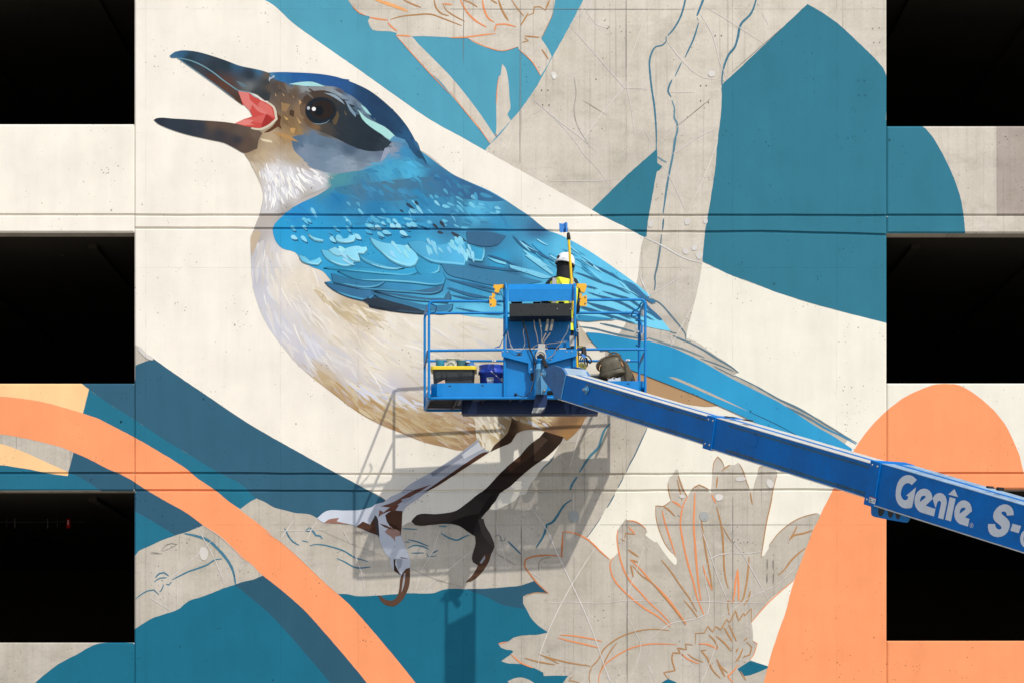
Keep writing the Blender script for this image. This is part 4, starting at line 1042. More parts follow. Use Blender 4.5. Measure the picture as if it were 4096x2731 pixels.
lines('flower_sketch', k=.82, items=[('FU 838 560 800 640 775 760 773 860 790 960 820 1110 850 1230 900 1400 FL 930 740 1000 920', 9, OR), ('FU 910 520 905 660 900 850 910 1000 925 1200 945 1400 FL 968 775', 10, OR), ('FU 965 740 985 880 1010 1060 1040 1230 1060 1330 1078 1460', 8, OB), ('FU 985 1220 1010 1310 1050 1400 1075 1460', 7, OR), ('FU 1118 660 1150 780 1172 900 1185 1100 1195 1280 1215 1390 1233 1440', 9, OB), ('FU 1175 850 1220 930 1265 1000', 4, OB), ('FU 1070 540 1110 625', 8, OR), ('FU 1128 370 1115 480', 7, OB), ('FU 1440 520 1462 640', 6, OB),
      ('FU 595 690 620 800 660 930 700 1050 722 1130', 8, OR), ('FU 610 655 660 690 720 750', 8, OB), ('FU 690 605 740 630 780 665', 9, OR), ('FU 533 648 540 780 580 915 640 1040 700 1110', 4, OB), ('FU 535 648 600 655 682 603', 4, OB), ('FU 750 360 775 440 800 500 838 558', 6, OB), ('FU 740 400 760 480 785 600', 6, OB), ('FU 650 430 660 520 682 600', 4, OB), ('FU 880 490 950 448 1040 490', 5, OB), ('FU 945 470 945 490', 6, OR),
      ('FU 1080 330 1095 230 1128 180 1165 215 1195 280', 4, OB), ('FU 1165 320 1210 280 1250 258', 6, OB), ('FU 1340 250 1380 330 1400 400 1430 480', 4, OB), ('FU 1695 360 1660 500 1640 620 1600 800 1575 950 1555 1080 1545 1150', 5, OB), ('FU 1515 320 1530 280 1560 270', 4, OB),
      ('FU 1890 840 1870 890 1812 985', 7, OB), ('FU 1815 980 1860 935 1950 915 2040 885', 8, OB), ('FU 1970 1055 1900 1110 1820 1190 1770 1260 1710 1315', 8, OB), ('FU 2080 722 1900 775 1720 905 1620 1030', 4, OB), ('FL 1860 582 1740 680 1600 810 1450 985', 5, OR),
      ('FU 1320 1260 1300 1380 FL 1290 700 1270 790', 9, OR), ('FU 1322 1260 1328 1400 FL 1330 780', 9, OR), ('FU 1430 1140 1420 1280 1395 1450 FL 1370 760 1330 820', 8, OB), ('FL 1445 680 1420 760 1380 820', 7, OB), ('FL 1225 775 1230 850 1240 915', 5, OB), ('FL 1225 775 1270 800 1290 770', 5, OB),
      ('FU 260 790 320 795 380 820 440 870', 5, OR), ('FU 172 880 163 950 175 1060 200 1180 250 1310 310 1400 FL 380 690 480 800 600 910 685 1005', 8, OR), ('FU 130 1145 100 1190 105 1280 150 1380 210 1450 FL 300 750 430 850 560 930 675 1030', 8, OR), ('FU 285 1160 400 1270 500 1390 FL 590 690 700 820 830 1000', 8, OR), ('FU 310 1220 400 1320 FL 480 590 600 720 720 870 820 1010', 7, OB),
      ('FU 590 1170 680 1280 760 1400 FL 850 740 930 880', 7, OB), ('FL 805 770 880 860 942 945', 6, OB), ('FU 275 850 335 920', 7, OR), ('FU 335 925 245 910 240 960', 6, OB), ('FU 205 970 240 990', 8, OB), ('FU 270 1072 370 1140', 9, OB), ('FU 300 1170 365 1190', 8, OB), ('FU 295 1215 320 1335', 8, OB),
      ('FL 665 1062 560 1050 430 1055 280 1090 150 1150 30 1250 M4 1190 1330 1110 1430 1095 1520 1110 1600', 6, OB), ('FL 735 1197 600 1190 450 1195 300 1230 150 1310 40 1400 M4 1190 1500 1190 1600', 6, OR), ('FL 165 1175 100 1260 40 1370 0 1460', 6, OB),
      ('FL 915 1190 918 1088 1000 1085 1035 1022 1080 1075 1110 1022 1160 1055 1215 955 1245 985 1300 870 1330 970 1378 895 1390 920 1452 848 1450 975', 6, OB), ('FL 1190 1035 1270 1170', 8, OB), ('FL 1235 1005 1310 1165', 7, OB), ('FL 1115 1115 1190 1180 1260 1260', 8, OB), ('FL 1045 1105 1100 1160 1130 1230', 7, OB), ('FL 945 1190 1030 1195 1130 1240', 8, OR),
      ('FL 1020 1250 970 1252 1030 1330 1080 1440 1155 1520', 8, OB), ('FL 890 1200 820 1190 830 1245 745 1228 770 1280 700 1275 690 1320 720 1445 610 1465 655 1525', 7, OB), ('FL 780 1285 850 1340 950 1380', 7, OR), ('FL 840 1285 900 1330 990 1365', 6, OB), ('FL 1120 1335 1160 1430 1200 1505', 9, OB), ('FL 1130 1370 1180 1430 1225 1465', 7, OB), ('FL 1320 1390 1290 1440 1225 1500 1280 1568', 7, OR),
      ('FL 1405 1170 1455 1220 1440 1290 1370 1320', 6, OB), ('FL 1370 1235 1340 1310 1300 1365', 8, OB), ('FL 1325 1230 1305 1270', 8, OB), ('FL 1465 1160 1508 1187 1475 1290 1440 1345', 4, OR), ('FL 1345 1450 1400 1540', 6, OB), ('FL 1415 1130 1380 1160', 7, OB),
      ('M4 850 355 830 350 845 115', 8, 'cc8052'), ('M4 850 112 940 125 1060 175 1130 230 1200 300 1290 378', 8, OR), ('M4 825 350 700 340 530 360 485 382 475 440 520 510 600 610 705 705', 7, 'd08556'), ('M4 480 735 560 702 705 705', 4, OB), ('M4 815 1105 920 1110 1080 1135 1215 1165', 7, OR), ('M4 795 1130 900 1160 1060 1195 1190 1230', 7, OR), ('M4 610 1290 720 1325 900 1370 1110 1403', 7, OB), ('M4 640 1300 720 1335 805 1380', 6, OB), ('M4 475 1325 600 1360 770 1390', 7, OB), ('M4 345 1290 440 1370 555 1420', 7, OR),
      ('M4 222 1190 310 1170', 5, OR), ('M4 940 1500 900 1540 1000 1560', 5, OB)], label='orange brushed outlines of the lower flower')
lines('flower_sketch', k=.82, items=[('T1 1250 0 1400 50 1560 110', 16, 'f3b073'), ('T1 1195 170 1280 185 1370 195', 8, OR), ('T1 1395 190 1500 160 1640 145 1780 140 1900 180 2080 250', 7, OB), ('T1 1370 215 1400 255 1460 300', 8, OR), ('T1 1455 340 1590 350', 8, OR), ('T1 1030 60 1090 120 1150 150', 6, OR), ('T1 1515 0 1600 40 1690 75', 8, OB), ('T1 1815 0 1830 70 1880 130 1955 155', 8, OB), ('T1 1900 45 1930 100 2000 150 2110 210', 6, OB), ('T1 1890 38 1990 48', 7, OR),
      ('T2 100 0 150 100 230 190 350 265', 9, OR), ('T2 120 0 200 30 265 72', 7, OB), ('T2 310 0 330 100 370 180 425 215', 9, OR), ('T2 465 0 500 100 560 205', 10, OB), ('T2 590 0 650 90 710 158', 6, OB), ('T2 390 0 455 38', 7, OB), ('T2 680 245 750 130', 8, OB), ('T2 750 150 800 130 810 70 860 68 910 100', 6, OB), ('T2 915 105 955 0', 8, OB), ('T2 425 305 445 240 530 235 635 260', 8, OR), ('T2 0 365 150 360 300 340 435 325', 7, OR), ('T2 715 348 860 362', 7, OB), ('T2 715 365 752 395 690 410', 6, OB), ('T2 880 475 945 572', 7, OB),
      ('T2 180 375 330 445 500 490 655 450', 4, OR), ('T2 660 475 790 600 870 730', 4, OR), ('T2 443 1000 455 830 470 735', 4, OR), ('T2 0 880 130 1050 280 1230 385 1380', 4, OR), ('T1 1450 345 1750 680 1960 900', 4, OR), ('T2 430 1290 455 1310', 8, OR), ('T2 1000 110 940 240 875 370', 3, OB)], label='orange brushed outlines of the upper flower')
CH = 'ebe4df'
lines('chalk_line', k=.6, label='white chalk line on the bare concrete', items= [('T2 1150 250 1400 530 1670 840 1450 1100 1230 1400 1080 1568', 4, CH), ('T2 1350 0 1150 245', 4, CH), ('T2 1290 70 1350 170 1430 250 1520 270', 3, CH), ('T2 1945 0 1870 180 1780 430 1700 650 1690 780 1740 1050 1770 1290 1810 1280 1850 1210 1950 1410', 3, CH), ('T2 770 930 900 1040 1080 1190 1280 1340 1420 1470', 4, CH), ('T2 750 1115 900 1045', 3, CH), ('T2 900 1040 1120 1260 1230 1400 T3 300 250 480 450 590 610', 3, CH), ('T2 640 1160 560 1400 490 1530', 3, CH), ('T2 2080 400 2330 700', 3, CH), ('T2 2100 885 2350 885', 3, CH), ('T2 1670 845 1930 855', 3, CH), ('T2 2350 1340 2100 1500', 3, CH), ('T2 2285 1125 1980 1400', 3, CH), ('FT 960 130 1080 340 1150 600 1220 765', 4, CH), ('FT 1000 60 1200 180 1450 340 1590 430', 3, CH), ('FT 1550 115 1625 260', 3, CH), ('FT 640 395 820 620 980 740 1160 770', 3, CH),
      ('FT 730 1460 920 1330 1130 1230', 3, CH), ('T3 1090 400 1200 600 1300 820', 4, CH), ('T3 1330 800 1480 500 1610 150', 4, CH), ('T3 0 540 500 535 650 515', 3, CH), ('T3 905 1078 1060 1150 1300 1280 1460 1325', 8, 'e3e0dc'), ('T3 850 1400 880 1500 910 1568', 4, CH), ('T4 140 0 205 150 300 340', 4, CH), ('T4 250 185 400 100 560 0', 4, CH), ('T4 660 280 550 480 440 680', 4, CH), ('T4 410 555 470 660', 4, CH),
      ('M3 1065 165 990 350 950 500 910 640', 5, CH), ('M3 865 405 980 385 1130 290 1280 150', 4, CH), ('M3 790 490 870 600', 3, CH), ('M3 480 905 540 1030 650 1180 720 1300 790 1480 830 1568', 4, CH), ('M3 945 890 940 1350', 3, CH), ('M4 690 110 780 300 930 620 1050 880 1150 1130 1250 1430 1300 1568', 5, CH), ('M4 1150 270 930 620 780 900 660 1180 620 1300 600 1430', 5, CH), ('M4 620 800 900 790 1200 800 1450 775 1800 785', 3, CH), ('M4 1650 190 1520 560 1470 700 1450 870 1540 1080 1590 1200 1500 1500', 3, CH), ('M4 180 310 400 440', 3, '8a847c'), ('M4 520 495 665 577', 3, CH), ('M4 200 0 215 120 290 400 320 640', 3, CH), ('M4 1650 1170 1870 1000 2130 945 2230 900 2250 800 2210 560 2230 420', 4, CH), ('FL 940 0 1060 340 1150 600 1225 775', 4, CH), ('FL 1050 380 1130 340 1240 320', 5, CH), ('FL 1270 320 1450 320 1550 300', 4, CH), ('FL 1260 0 1275 190 1370 330 1440 450 1620 780', 4, CH), ('FL 1100 970 1300 840 1440 745 1700 620 1820 510 1930 400', 3, CH), ('FL 800 780 1000 785 1300 795 1600 800', 3, CH), ('FL 10 1300 60 1450 110 1568', 4, CH), ('FL 460 1400 540 1568', 3, CH), ('FL 1130 1150 1050 1380 970 1568', 3, CH),
      ('M2 470 0 330 200', 4, CH), ('M2 310 103 450 105 780 92', 3, CH), ('M2 690 20 640 90 600 190', 4, CH), ('M2 900 50 1000 200 1060 350 1110 490 1160 720', 4, CH), ('M2 895 440 888 520', 3, CH), ('M2 650 70 1000 220 1330 350', 2, 'aaa39a'), ('M2 1870 90 1800 300 1700 480 1640 670', 4, CH), ('M2 2190 290 1950 480 1670 710', 4, CH), ('M2 1600 470 1800 560 2100 650', 2, '8f877c'), ('L3 1890 70 1980 230 2060 380 2130 550 2155 620', 4, CH), ('L3 2060 170 1900 330 1720 490 1600 600', 3, CH), ('L3 1480 705 1440 750 1650 875', 4, CH), ('L3 2340 420 2270 520', 3, CH), ('L1 1320 1405 1400 1490 1450 1530', 5, 'e9e7e2'), ('L3 1950 55 2110 160 2230 270 2350 385', 4, 'd8d2c8'), ('M2 200 120 330 200 560 400 730 565 890 710', 4, 'd8d2c8')], jit=0.25)
lines('pencil_line', k=.8, items= [('L3 1545 295 1600 240 1640 227 1700 237 1640 270 1560 302', 2, '6b655c'), ('L3 1440 325 1560 325', 2, '7d766c'), ('L3 1450 310 1530 320', 2, '7d766c'), ('M4 610 490 615 400 640 380 740 355', 2, '6b655c'), ('T2 1190 740 1210 900 1190 1050 1220 1200 1330 1390', 2, '9a938a'), ('T2 1270 960 1510 1110', 2, '9a938a'), ('FT 1270 690 1590 410 1760 260', 2, '6f6a63'), ('FT 720 1230 1060 950', 2, '6f6a63'), ('FU 1605 1160 1603 1260', 4, '7d786f'), ('FU 1660 1170 1662 1260', 4, '7d786f'), ('FU 1603 1300 1602 1390', 4, '7d786f'), ('FU 1664 1300 1660 1395', 4, '7d786f'), ('T2 675 0 672 1568', 3, '8f8a84'), ('T2 1690 0 1690 780', 3, '8f8a84'), ('M4 445 60 445 640', 3, '857f78'), ('M4 1460 0 1462 1568', 3, '858079'), ('FU 1275 560 1275 1568', 2, '8a847c'), ('T2 130 0 130 600', 2, '8f8a84'), ('T2 0 90 2350 92', 2, '8a857e'), ('FL 0 47 2040 47', 2, '8a857e')], jit=0.3)

# plaster smears, tie holes
for i, t in enumerate(('T2 972 700 990 690 1015 705 1025 735 1000 765 980 745', 'T3 1295 905 1345 905 1340 950 1300 958', 'T3 1470 915 1508 905 1500 950 1480 945', 'T3 1360 1165 1405 1155 1410 1190 1370 1205', 'T3 1270 1190 1310 1185 1330 1230 1290 1240', 'T3 1400 1240 1450 1215 1465 1260 1430 1290', 'FU 1110 548 1180 555 1170 590 1120 600', 'FU 1300 400 1350 370 1400 390 1360 415', 'FU 1600 400 1650 410 1665 460 1630 480', 'FU 760 550 800 545 815 565 775 575', 'L3 1930 265 1985 280 1990 360 1950 390', 'M3 900 1080 960 1060 1000 1110 980 1160 930 1165', 'FU 960 720 1030 720 1040 775 980 795', 'L1 1330 1412 1400 1470 1470 1530 1440 1532 1385 1500', 'T3 945 930 985 915 990 960 955 985', 'FT 1040 690 1100 690 1095 730 1050 735')):
    sheet('plaster_smear', tris(smooth(P(t), corner=181, step=4), lin(('dfdbd5', 'd8d3cc', 'dcd8d1', 'adb0ae')[i % 3 if i not in (11, 12) else 3])), PAINT, garage, nexte(.00002))
for t, r_, cl in (('T2 880 868 940 868 890 1010 950 1010', 2.6, '6f685c'), ('R0 760 775 820 775 765 915 828 915', 2.6, '2c5f78'), ('FT 965 825 1020 825 965 970 1040 985 1105 345 1165 345', 2.6, '6f685c'), ('L2 1162 685', 4.2, '123a49'), ('T2 1000 735', 4, 'f4f2ee'), ('R0 900 275 962 270 910 410 965 410', 2.4, '8b8478')):
    for (x, y) in P(t):
        sheet('tie_hole', disc(x, y, r_, r_ * 1.1, cl, 12), PAINT, garage, nexte(.00002))
# ------------------------------------------------------------------ boom lift
BLUE_ = simple('lift_blue_paint', '0088d6', 0.42, k=0.74, wear=0.07, scale=5, wearcol='2a84c0', spec=0.3)
BOOMB = simple('boom_blue_paint', '0078cc', 0.5, k=0.84, wear=0.18, scale=3.0, wearcol='5088b4', spec=0.18)
PALEB = simple('chalky_blue_paint', '5fa3cf', 0.55, k=0.75, wear=0.12, scale=8, wearcol='8fb4cc')
DKBLUE = simple('dark_navy_paint', '0c2f63', 0.5, k=0.7, wear=0.1)
NAVYB = simple('underside_black_blue', '0a1630', 0.6, k=0.6, wear=0.1)
HEADB = simple('worn_boom_head_paint', '4a80b8', 0.5, k=0.75, wear=0.15, scale=7, wearcol='8b98a6')
RAILW = simple('sunlit_wear_strip', 'd8d5cc', 0.45, k=0.85, wear=0.12, scale=9, wearcol='8fa9c4')  # wear strip; its sunlit paleness is put into the colour
BLACK = simple('black_metal', '1d2326', 0.6, k=0.55, wear=0.15)
RUBBER = simple('black_rubber', '1b1b1b', 0.7, k=0.8, wear=0.2)
STEEL = simple('zinc_steel', 'b9b9b5', 0.35, 0.8, k=0.9, wear=0.12)
GREYP = simple('grey_plastic', 'b4b3ad', 0.5, k=0.85, wear=0.06)
CABLE = simple('grey_cable_sheath', '8f8c84', 0.7, k=0.8, wear=0.15)
YEL = simple('amber_yellow_paint', 'f0b429', 0.4, k=0.85, wear=0.06, scale=9, wearcol='b98a2a')
WHITE = simple('white_vinyl', 'f2f3f3', 0.45, k=0.88, wear=0.05, scale=12)
REDV = simple('red_print', 'b0303a', 0.5, k=0.85)
INK = simple('dark_print', '2a2c30', 0.5, k=0.85)
TYRE = RUBBER

lift = empty('boom_lift', (4.9, -10.4, 0), 'blue telescopic boom lift reaching in from the lower right with its platform at the wall', 'boom lift')
def dn(px): return 1.62 - 0.10 * (px - 1716) / 870.0       # camera-side face of the platform
def df(px): return 0.67 - 0.10 * (px - 1716) / 870.0       # wall-side face
def N(px, py, o=0.0): return W(px, py, dn(px) + o)
def F(px, py, o=0.0): return W(px, py, df(px) + o)
def fz(zoom, pts, d):
    """traced points at distance offset d in front of the camera-side face"""
    return [N(x, y, d) for x, y in P(zoom + ' ' + pts)]
OUT = Vector((0, -1, 0))
def plate(name, zoom, pts, d, th, mat, parent, bevel=0.0, label=None):
    m = MB()
    m.prism(fz(zoom, pts, d), Vector((0, th, 0)))
    return m.build(name, mat, parent, label, bevel)
rt = 0.0150
# rails of the platform, each bent tube a part
def rail(name, pts, r=rt, rad=0.06, mat=BLUE_):
    return MB().tube(arc_path(pts, rad), r, 10).build(name, mat, lift)
rail('guard_rail', [N(1716, 1590), N(1716, 1206), N(2016, 1206)])
rail('guard_rail', [N(2312, 1201), N(2581, 1199), N(2581, 1592)])
rail('mid_rail', [F(1699, 1462), N(1712, 1402), N(2014, 1399)])
rail('mid_rail', [N(2308, 1397), N(2586, 1396), F(2560, 1450)])
rail('guard_rail', [F(1699, 1640), F(1699, 1254), F(2556, 1252), F(2556, 1640)])
rail('mid_rail', [F(1699, 1443), F(2556, 1443)], 0.0140)
rail('guard_rail', [N(1718, 1216), F(1699, 1258)])
rail('guard_rail', [N(2580, 1208), F(2557, 1256)])
rail('bottom_rail', [F(2556, 1640), F(1700, 1640), N(1716, 1592), N(2581, 1590), F(2557, 1638)], 0.017, 0.07)
rail('grab_handle', [N(1722, 1216), N(1746, 1224, -.1), N(1742, 1250, -.25), N(1722, 1254, -.3)], 0.008, 0.03)
rail('grab_handle', [N(2570, 1208, -.1), N(2562, 1216, -.12), N(2555, 1236, -.2), N(2535, 1242, -.2), N(2524, 1266, -.3), N(2554, 1264, -.35)], 0.009, 0.03)
rail('gate_post', [N(2557, 1256, -0.35), N(2557, 1600, -0.35)], 0.016)
rail('gate_bar', [N(2562, 1286, -.33), N(2568, 1300, -.3), N(2566, 1350, -.3), N(2556, 1372, -.33)], 0.011, 0.03)
for y in (1240, 1334):
    m = MB().box(N(2569, y + 14, -.30), (0.030, 0.05, 0.072))
    m.tube([N(2574, y, -.24), N(2574, y + 28, -.24)], 0.007, 8)
    m.build('gate_hinge', STEEL, lift, bevel=0.003)
m = MB().box(N(2547, 1327, -.31), (0.022, 0.03, 0.095)).box(N(2552, 1327, -.29), (0.03, 0.02, 0.02))
m.build('gate_latch', STEEL, lift, bevel=0.003)
for y in (1282, 1381):
    MB().lathe(N(2552, y, -.35), (0, 0, 1), [(0.001, -.006), (0.03, -.006), (0.03, .006), (0.001, .006)], 14).build('gate_collar', BLUE_, lift)
for px, py in ((1976, 1442), (2512, 1439)):   # the little white arrow stickers on the far mid rail
    c = F(px, py, 0.0155)
    st = MB().box(c, (0.046, 0.002, 0.017)).build('sticker', WHITE, lift)
    a = MB()
    z = Vector((0, -0.0022, 0))
    a.prism([c + z + Vector(v) for v in ((-.018, 0, 0), (-.009, 0, .005), (-.009, 0, .002), (.006, 0, .002), (.006, 0, -.002), (-.009, 0, -.002), (-.009, 0, -.005))], (0, .0008, 0))
    a.build('arrow', INK, st)
# toe boards, floor, underside
m = MB()
tb = [N(1724, 1532), N(1722, 1590)]
pl = []
def toe(name, x0, x1, rnd_left):
    top, bot = [], []
    for k in range(13):
        t = k / 12
        px = x0 + (x1 - x0) * t
        o = 0.0
        e = (px - x0) / 34 if rnd_left else (x1 - px) / 34
        if e < 1: o = -0.09 * (1 - e) ** 2
        top.append(N(px, 1531 - (1 if not rnd_left else 0) - 7 * (0 if rnd_left else 1) + (4 * max(0, 1 - e) if rnd_left else 0), o - 0.02))
        bot.append(N(px, 1588, o - 0.02))
    vs = top + bot + [p + Vector((0, .006, 0)) for p in top + bot]
    fs = []
    for k in range(12):
        fs += [(k, 13 + k, 14 + k, k + 1), (26 + k, 27 + k, 40 + k, 39 + k), (k, k + 1, 27 + k, 26 + k)]
    o = MB().add(vs, fs, False).build(name, BLUE_, lift)
    return o
tl = toe('toe_board', 1724, 2013, True)
tr = toe('toe_board', 2300, 2578, False)
for px, py, b in ((1799, 1542, tl), (1930, 1540, tl), (2513, 1533, tr)):
    MB().box(N(px, py, -0.0165), (0.028, 0.004, 0.008)).build('drain_slot', INK, b)
MB().prism([F(1702, 1574), F(2553, 1574), F(2553, 1632), F(1702, 1632)], (0, -.006, 0)).build('toe_board', BLUE_, lift)
for sgn, a, b in ((1, N(1719, 1560), F(1701, 1600)), (-1, N(2579, 1560), F(2556, 1600))):
    MB().prism([a + Vector((0, 0, .05)), b + Vector((0, 0, .05)), b - Vector((0, 0, .10)), a - Vector((0, 0, .10))], (.006 * sgn, 0, 0)).build('toe_board', BLUE_, lift)
fl = [N(1722, 1590, -.03), N(2577, 1588, -.03), F(2552, 1637, .02), F(1703, 1637, .02)]
# open steel grating: bars with daylight between them, on a rim
m = MB()
nb = 44
for i in range(nb + 1):
    t = i / nb
    a, b_ = fl[0].lerp(fl[3], t), fl[1].lerp(fl[2], t)
    m.box((a + b_) / 2 + Vector((0, 0, .008)), ((b_ - a).length, .0090, .0045), Matrix.Rotation(math.atan2(b_.y - a.y, b_.x - a.x), 3, 'Z'))
for i in range(9):
    t = i / 8
    a, b_ = fl[0].lerp(fl[1], t), fl[3].lerp(fl[2], t)
    m.box((a + b_) / 2 + Vector((0, 0, -.004)), ((b_ - a).length, .02, .02), Matrix.Rotation(math.atan2(b_.y - a.y, b_.x - a.x), 3, 'Z'))
m.build('platform_floor', NAVYB, lift)['kind'] = 'stuff'
zf = fl[0].z
# support beam under the floor
m = MB().prism([W(1849, 1601, 1.18), W(2392, 1601, 1.18), W(2392, 1655, 1.18), W(1849, 1655, 1.18)], (0, .22, 0))
m.prism([W(1849, 1604, 1.18), W(1845, 1604, 1.3), W(1846, 1659, 1.18)], (.008, 0, 0))
m.build('support_beam', DKBLUE, lift, bevel=.004)
for px in (1838, 2080, 2330):
    MB().prism([W(px, 1597, 1.5), W(px + 14, 1597, 1.5), W(px + 2, 1622, .9), W(px - 12, 1622, .9)], (0, 0, .03)).build('floor_rib', DKBLUE, lift)
# console: hoops, hood, control box, panels
for x0, sgn in ((2014, 1), (2302, -1)):
    rail('console_hoop', [N(x0 + (4 if sgn > 0 else -2), 1590), N(x0 + (4 if sgn > 0 else -2), 1139), N(x0 + 8 if sgn > 0 else x0 - 4, 1137, .10), N(x0 + 11 if sgn > 0 else x0 - 2, 1146, .16), N(x0 + 11 if sgn > 0 else x0 - 2, 1322, .16), N(x0 + 2, 1342, .03)], 0.0155, 0.045)
hood = plate('console_hood', 'Z5', '500 312 1890 300 1890 552 500 568', 0.12, 0.012, BLUE_, lift, 0.003)
m = MB().prism([N(*p, o) for p, o in zip(P('Z5 500 312 1890 300 1880 196 490 200'), (.12, .12, .04, .04))], (0, .012, 0))
m.build('hood_lip', BLUE_, hood)
cb = MB()
cb.prism(fz('Z5', '520 612 1850 605 1850 870 520 880', 0.15), (0, .36, 0))
cb.prism([N(*p, o) for p, o in zip(P('Z5 520 880 1850 870 1850 1000 520 990'), (.15, .15, -.20, -.20))], (0, .01, 0))
cbo = cb.build('control_box', BLACK, lift, bevel=.004)
for x, y in P('Z5 1540 725 1820 725 1000 665 1055 665 1265 665 1405 665 1490 665 770 765 1370 825 1225 845 995 850'):
    MB().lathe(N(x, y, .151), (0, -1, 0), [(.006, 0), (.005, .004), (.0005, .005)], 8).build('screw', BLACK if x < 2225 or y > 1240 else STEEL, cbo)
m = MB()
for k, (a, b) in enumerate(((550, 800), (1020, 1200), (1250, 1420), (1560, 1700))):
    m.prism(fz('Z5', f'{a} 575 {b} 572 {b - 20} 606 {a + 20} 606', 0.03), (0, .04, 0))
m.build('joystick_guard', RUBBER, cbo)
plate('back_panel', 'Z5', '455 900 1830 900 1830 1480 455 1480', -0.26, 0.010, BLUE_, lift)
plate('panel_ledge', 'Z5', '455 1450 1830 1445 1830 1545 455 1555', -0.20, 0.03, BLUE_, lift, .004)
gus = plate('gusset_plate', 'D', '852 757 1578 757 1578 822 1320 890 1155 890 1155 975 1145 985 1120 985 1112 975 1112 892 855 826', 0.05, 0.012, BLUE_, lift, .003)
for x, y in P('D 868 782 910 782 1478 782 1525 782 1390 760 1125 765 1135 950 1165 760 1290 760 1330 855'):
    MB().lathe(N(x, y, .050), (0, -1, 0), [(.009, 0), (.008, .005), (.0005, .006)], 10).build('bolt', STEEL, gus)
MB().prism([N(x, y, .0505) for x, y in P('D 995 792 1052 792 1052 800 1038 800 1038 812 1052 812 1052 820 995 820 995 812 1010 812 1010 800 995 800')], (0, .0012, 0)).build('plate_slot', INK, gus)
plate('front_panel', 'D', '885 830 1565 830 1565 1215 885 1215', -0.03, 0.010, BLUE_, lift)
for x in (886, 1545):
    MB().tube([N(*P(f'D {x} 835')[0], 0.0), N(*P(f'D {x} 1215')[0], 0.0)], 0.014, 10).build('panel_post', BLUE_, lift)
m = MB().prism(fz('D', '868 665 840 735 785 748 785 742 835 725 860 668', 0.0), (0, .02, 0)).build('rail_brace', BLUE_, lift)
m = MB().lathe(N(*P('D 990 1190')[0], -.028), (0, -1, 0), [(.0005, .012), (.014, .012), (.016, 0)], 14).build('cable_gland', RUBBER, lift)
MB().prism(fz('D', '1135 985 1160 980 1160 1055 1135 1055', -.02), (0, .02, 0)).build('panel_slot', INK, lift)
# rotator: upright cylinder, neck, bracket
ax = N(*P('D 1222 900')[0], .17)
bt = N(*P('D 1222 1190')[0], .17)
H = ax.z - bt.z
rot = MB().lathe(bt, (0, 0, 1), [(.0005, 0), (.052, 0), (.052, .012), (.049, .016), (.049, H * .80), (.053, H * .81), (.053, H * .835), (.046, H * .85), (.040, H), (.0005, H)], 22).build('rotator', PALEB, lift)
m = MB().lathe(bt + Vector((0, 0, H)), (0, 0, 1), [(.036, 0), (.036, .03), (.044, .035), (.044, .055), (.0005, .056)], 16).build('rotator_cap', BLUE_, rot)
ear = plate('rotator_ear', 'D', '1230 1010 1255 940 1300 1050 1290 1130 1265 1185 1235 1185', .20, .03, PALEB, rot, .003)
plate('rotator_ear', 'D', '1230 1010 1255 940 1300 1050 1290 1130 1265 1185 1235 1185', .30, .02, PALEB, rot, .003)
MB().lathe(N(*P('D 1262 1155')[0], .305), (0, -1, 0), [(.016, 0), (.016, .008), (.009, .009), (.009, .02), (.0005, .021)], 14).build('pivot_bolt', STEEL, ear)
br = MB().prism(fz('D', '1180 1190 1292 1190 1292 1255 1270 1330 1225 1367 1142 1367 1165 1280', .12), (0, .14, 0)).build('rotator_bracket', DKBLUE, lift, bevel=.004)
plate('bracket_foot', 'D', '1160 1318 1272 1315 1225 1367 1142 1367', .135, .014, GREYP, lift)
MB().tube([N(*P('D 1300 1178')[0], .30), N(*P('D 1360 1172')[0], .35)], .026, 12).build('levelling_cylinder', BLACK, lift)
# hose bracket with ring and hoses
hb = plate('hose_bracket', 'Z2', '665 435 832 440 820 600 838 660 845 710 620 710 605 670 648 600', .12, .006, GREYP, lift, .002)
c = N(*P('Z2 722 730')[0], .12)
rp = [c + Vector((math.cos(t) * .054, 0, math.sin(t) * .054)) for t in [2 * math.pi * i / 24 for i in range(25)]]
MB().tube(rp, .0085, 8, False).build('hose_ring', GREYP, hb)
def cable(name, zoom, pts, d, r, mat, parent=None):
    p = P(zoom + ' ' + pts)
    p = smooth(p, False, 8)
    n = len(p)
    dd = d if isinstance(d, (tuple, list)) else (d, d)
    return MB().tube([N(x, y, dd[0] + (dd[1] - dd[0]) * i / (n - 1)) for i, (x, y) in enumerate(p)], r, 8).build(name, mat, parent or lift)
cable('hose_bundle', 'Z2', '700 690 760 740 800 850 840 930 880 1000 920 1080', (.10, .32), .021, RUBBER)
cable('hose_bundle', 'Z2', '690 700 740 790 780 880 830 980', (.13, .30), .012, RUBBER)
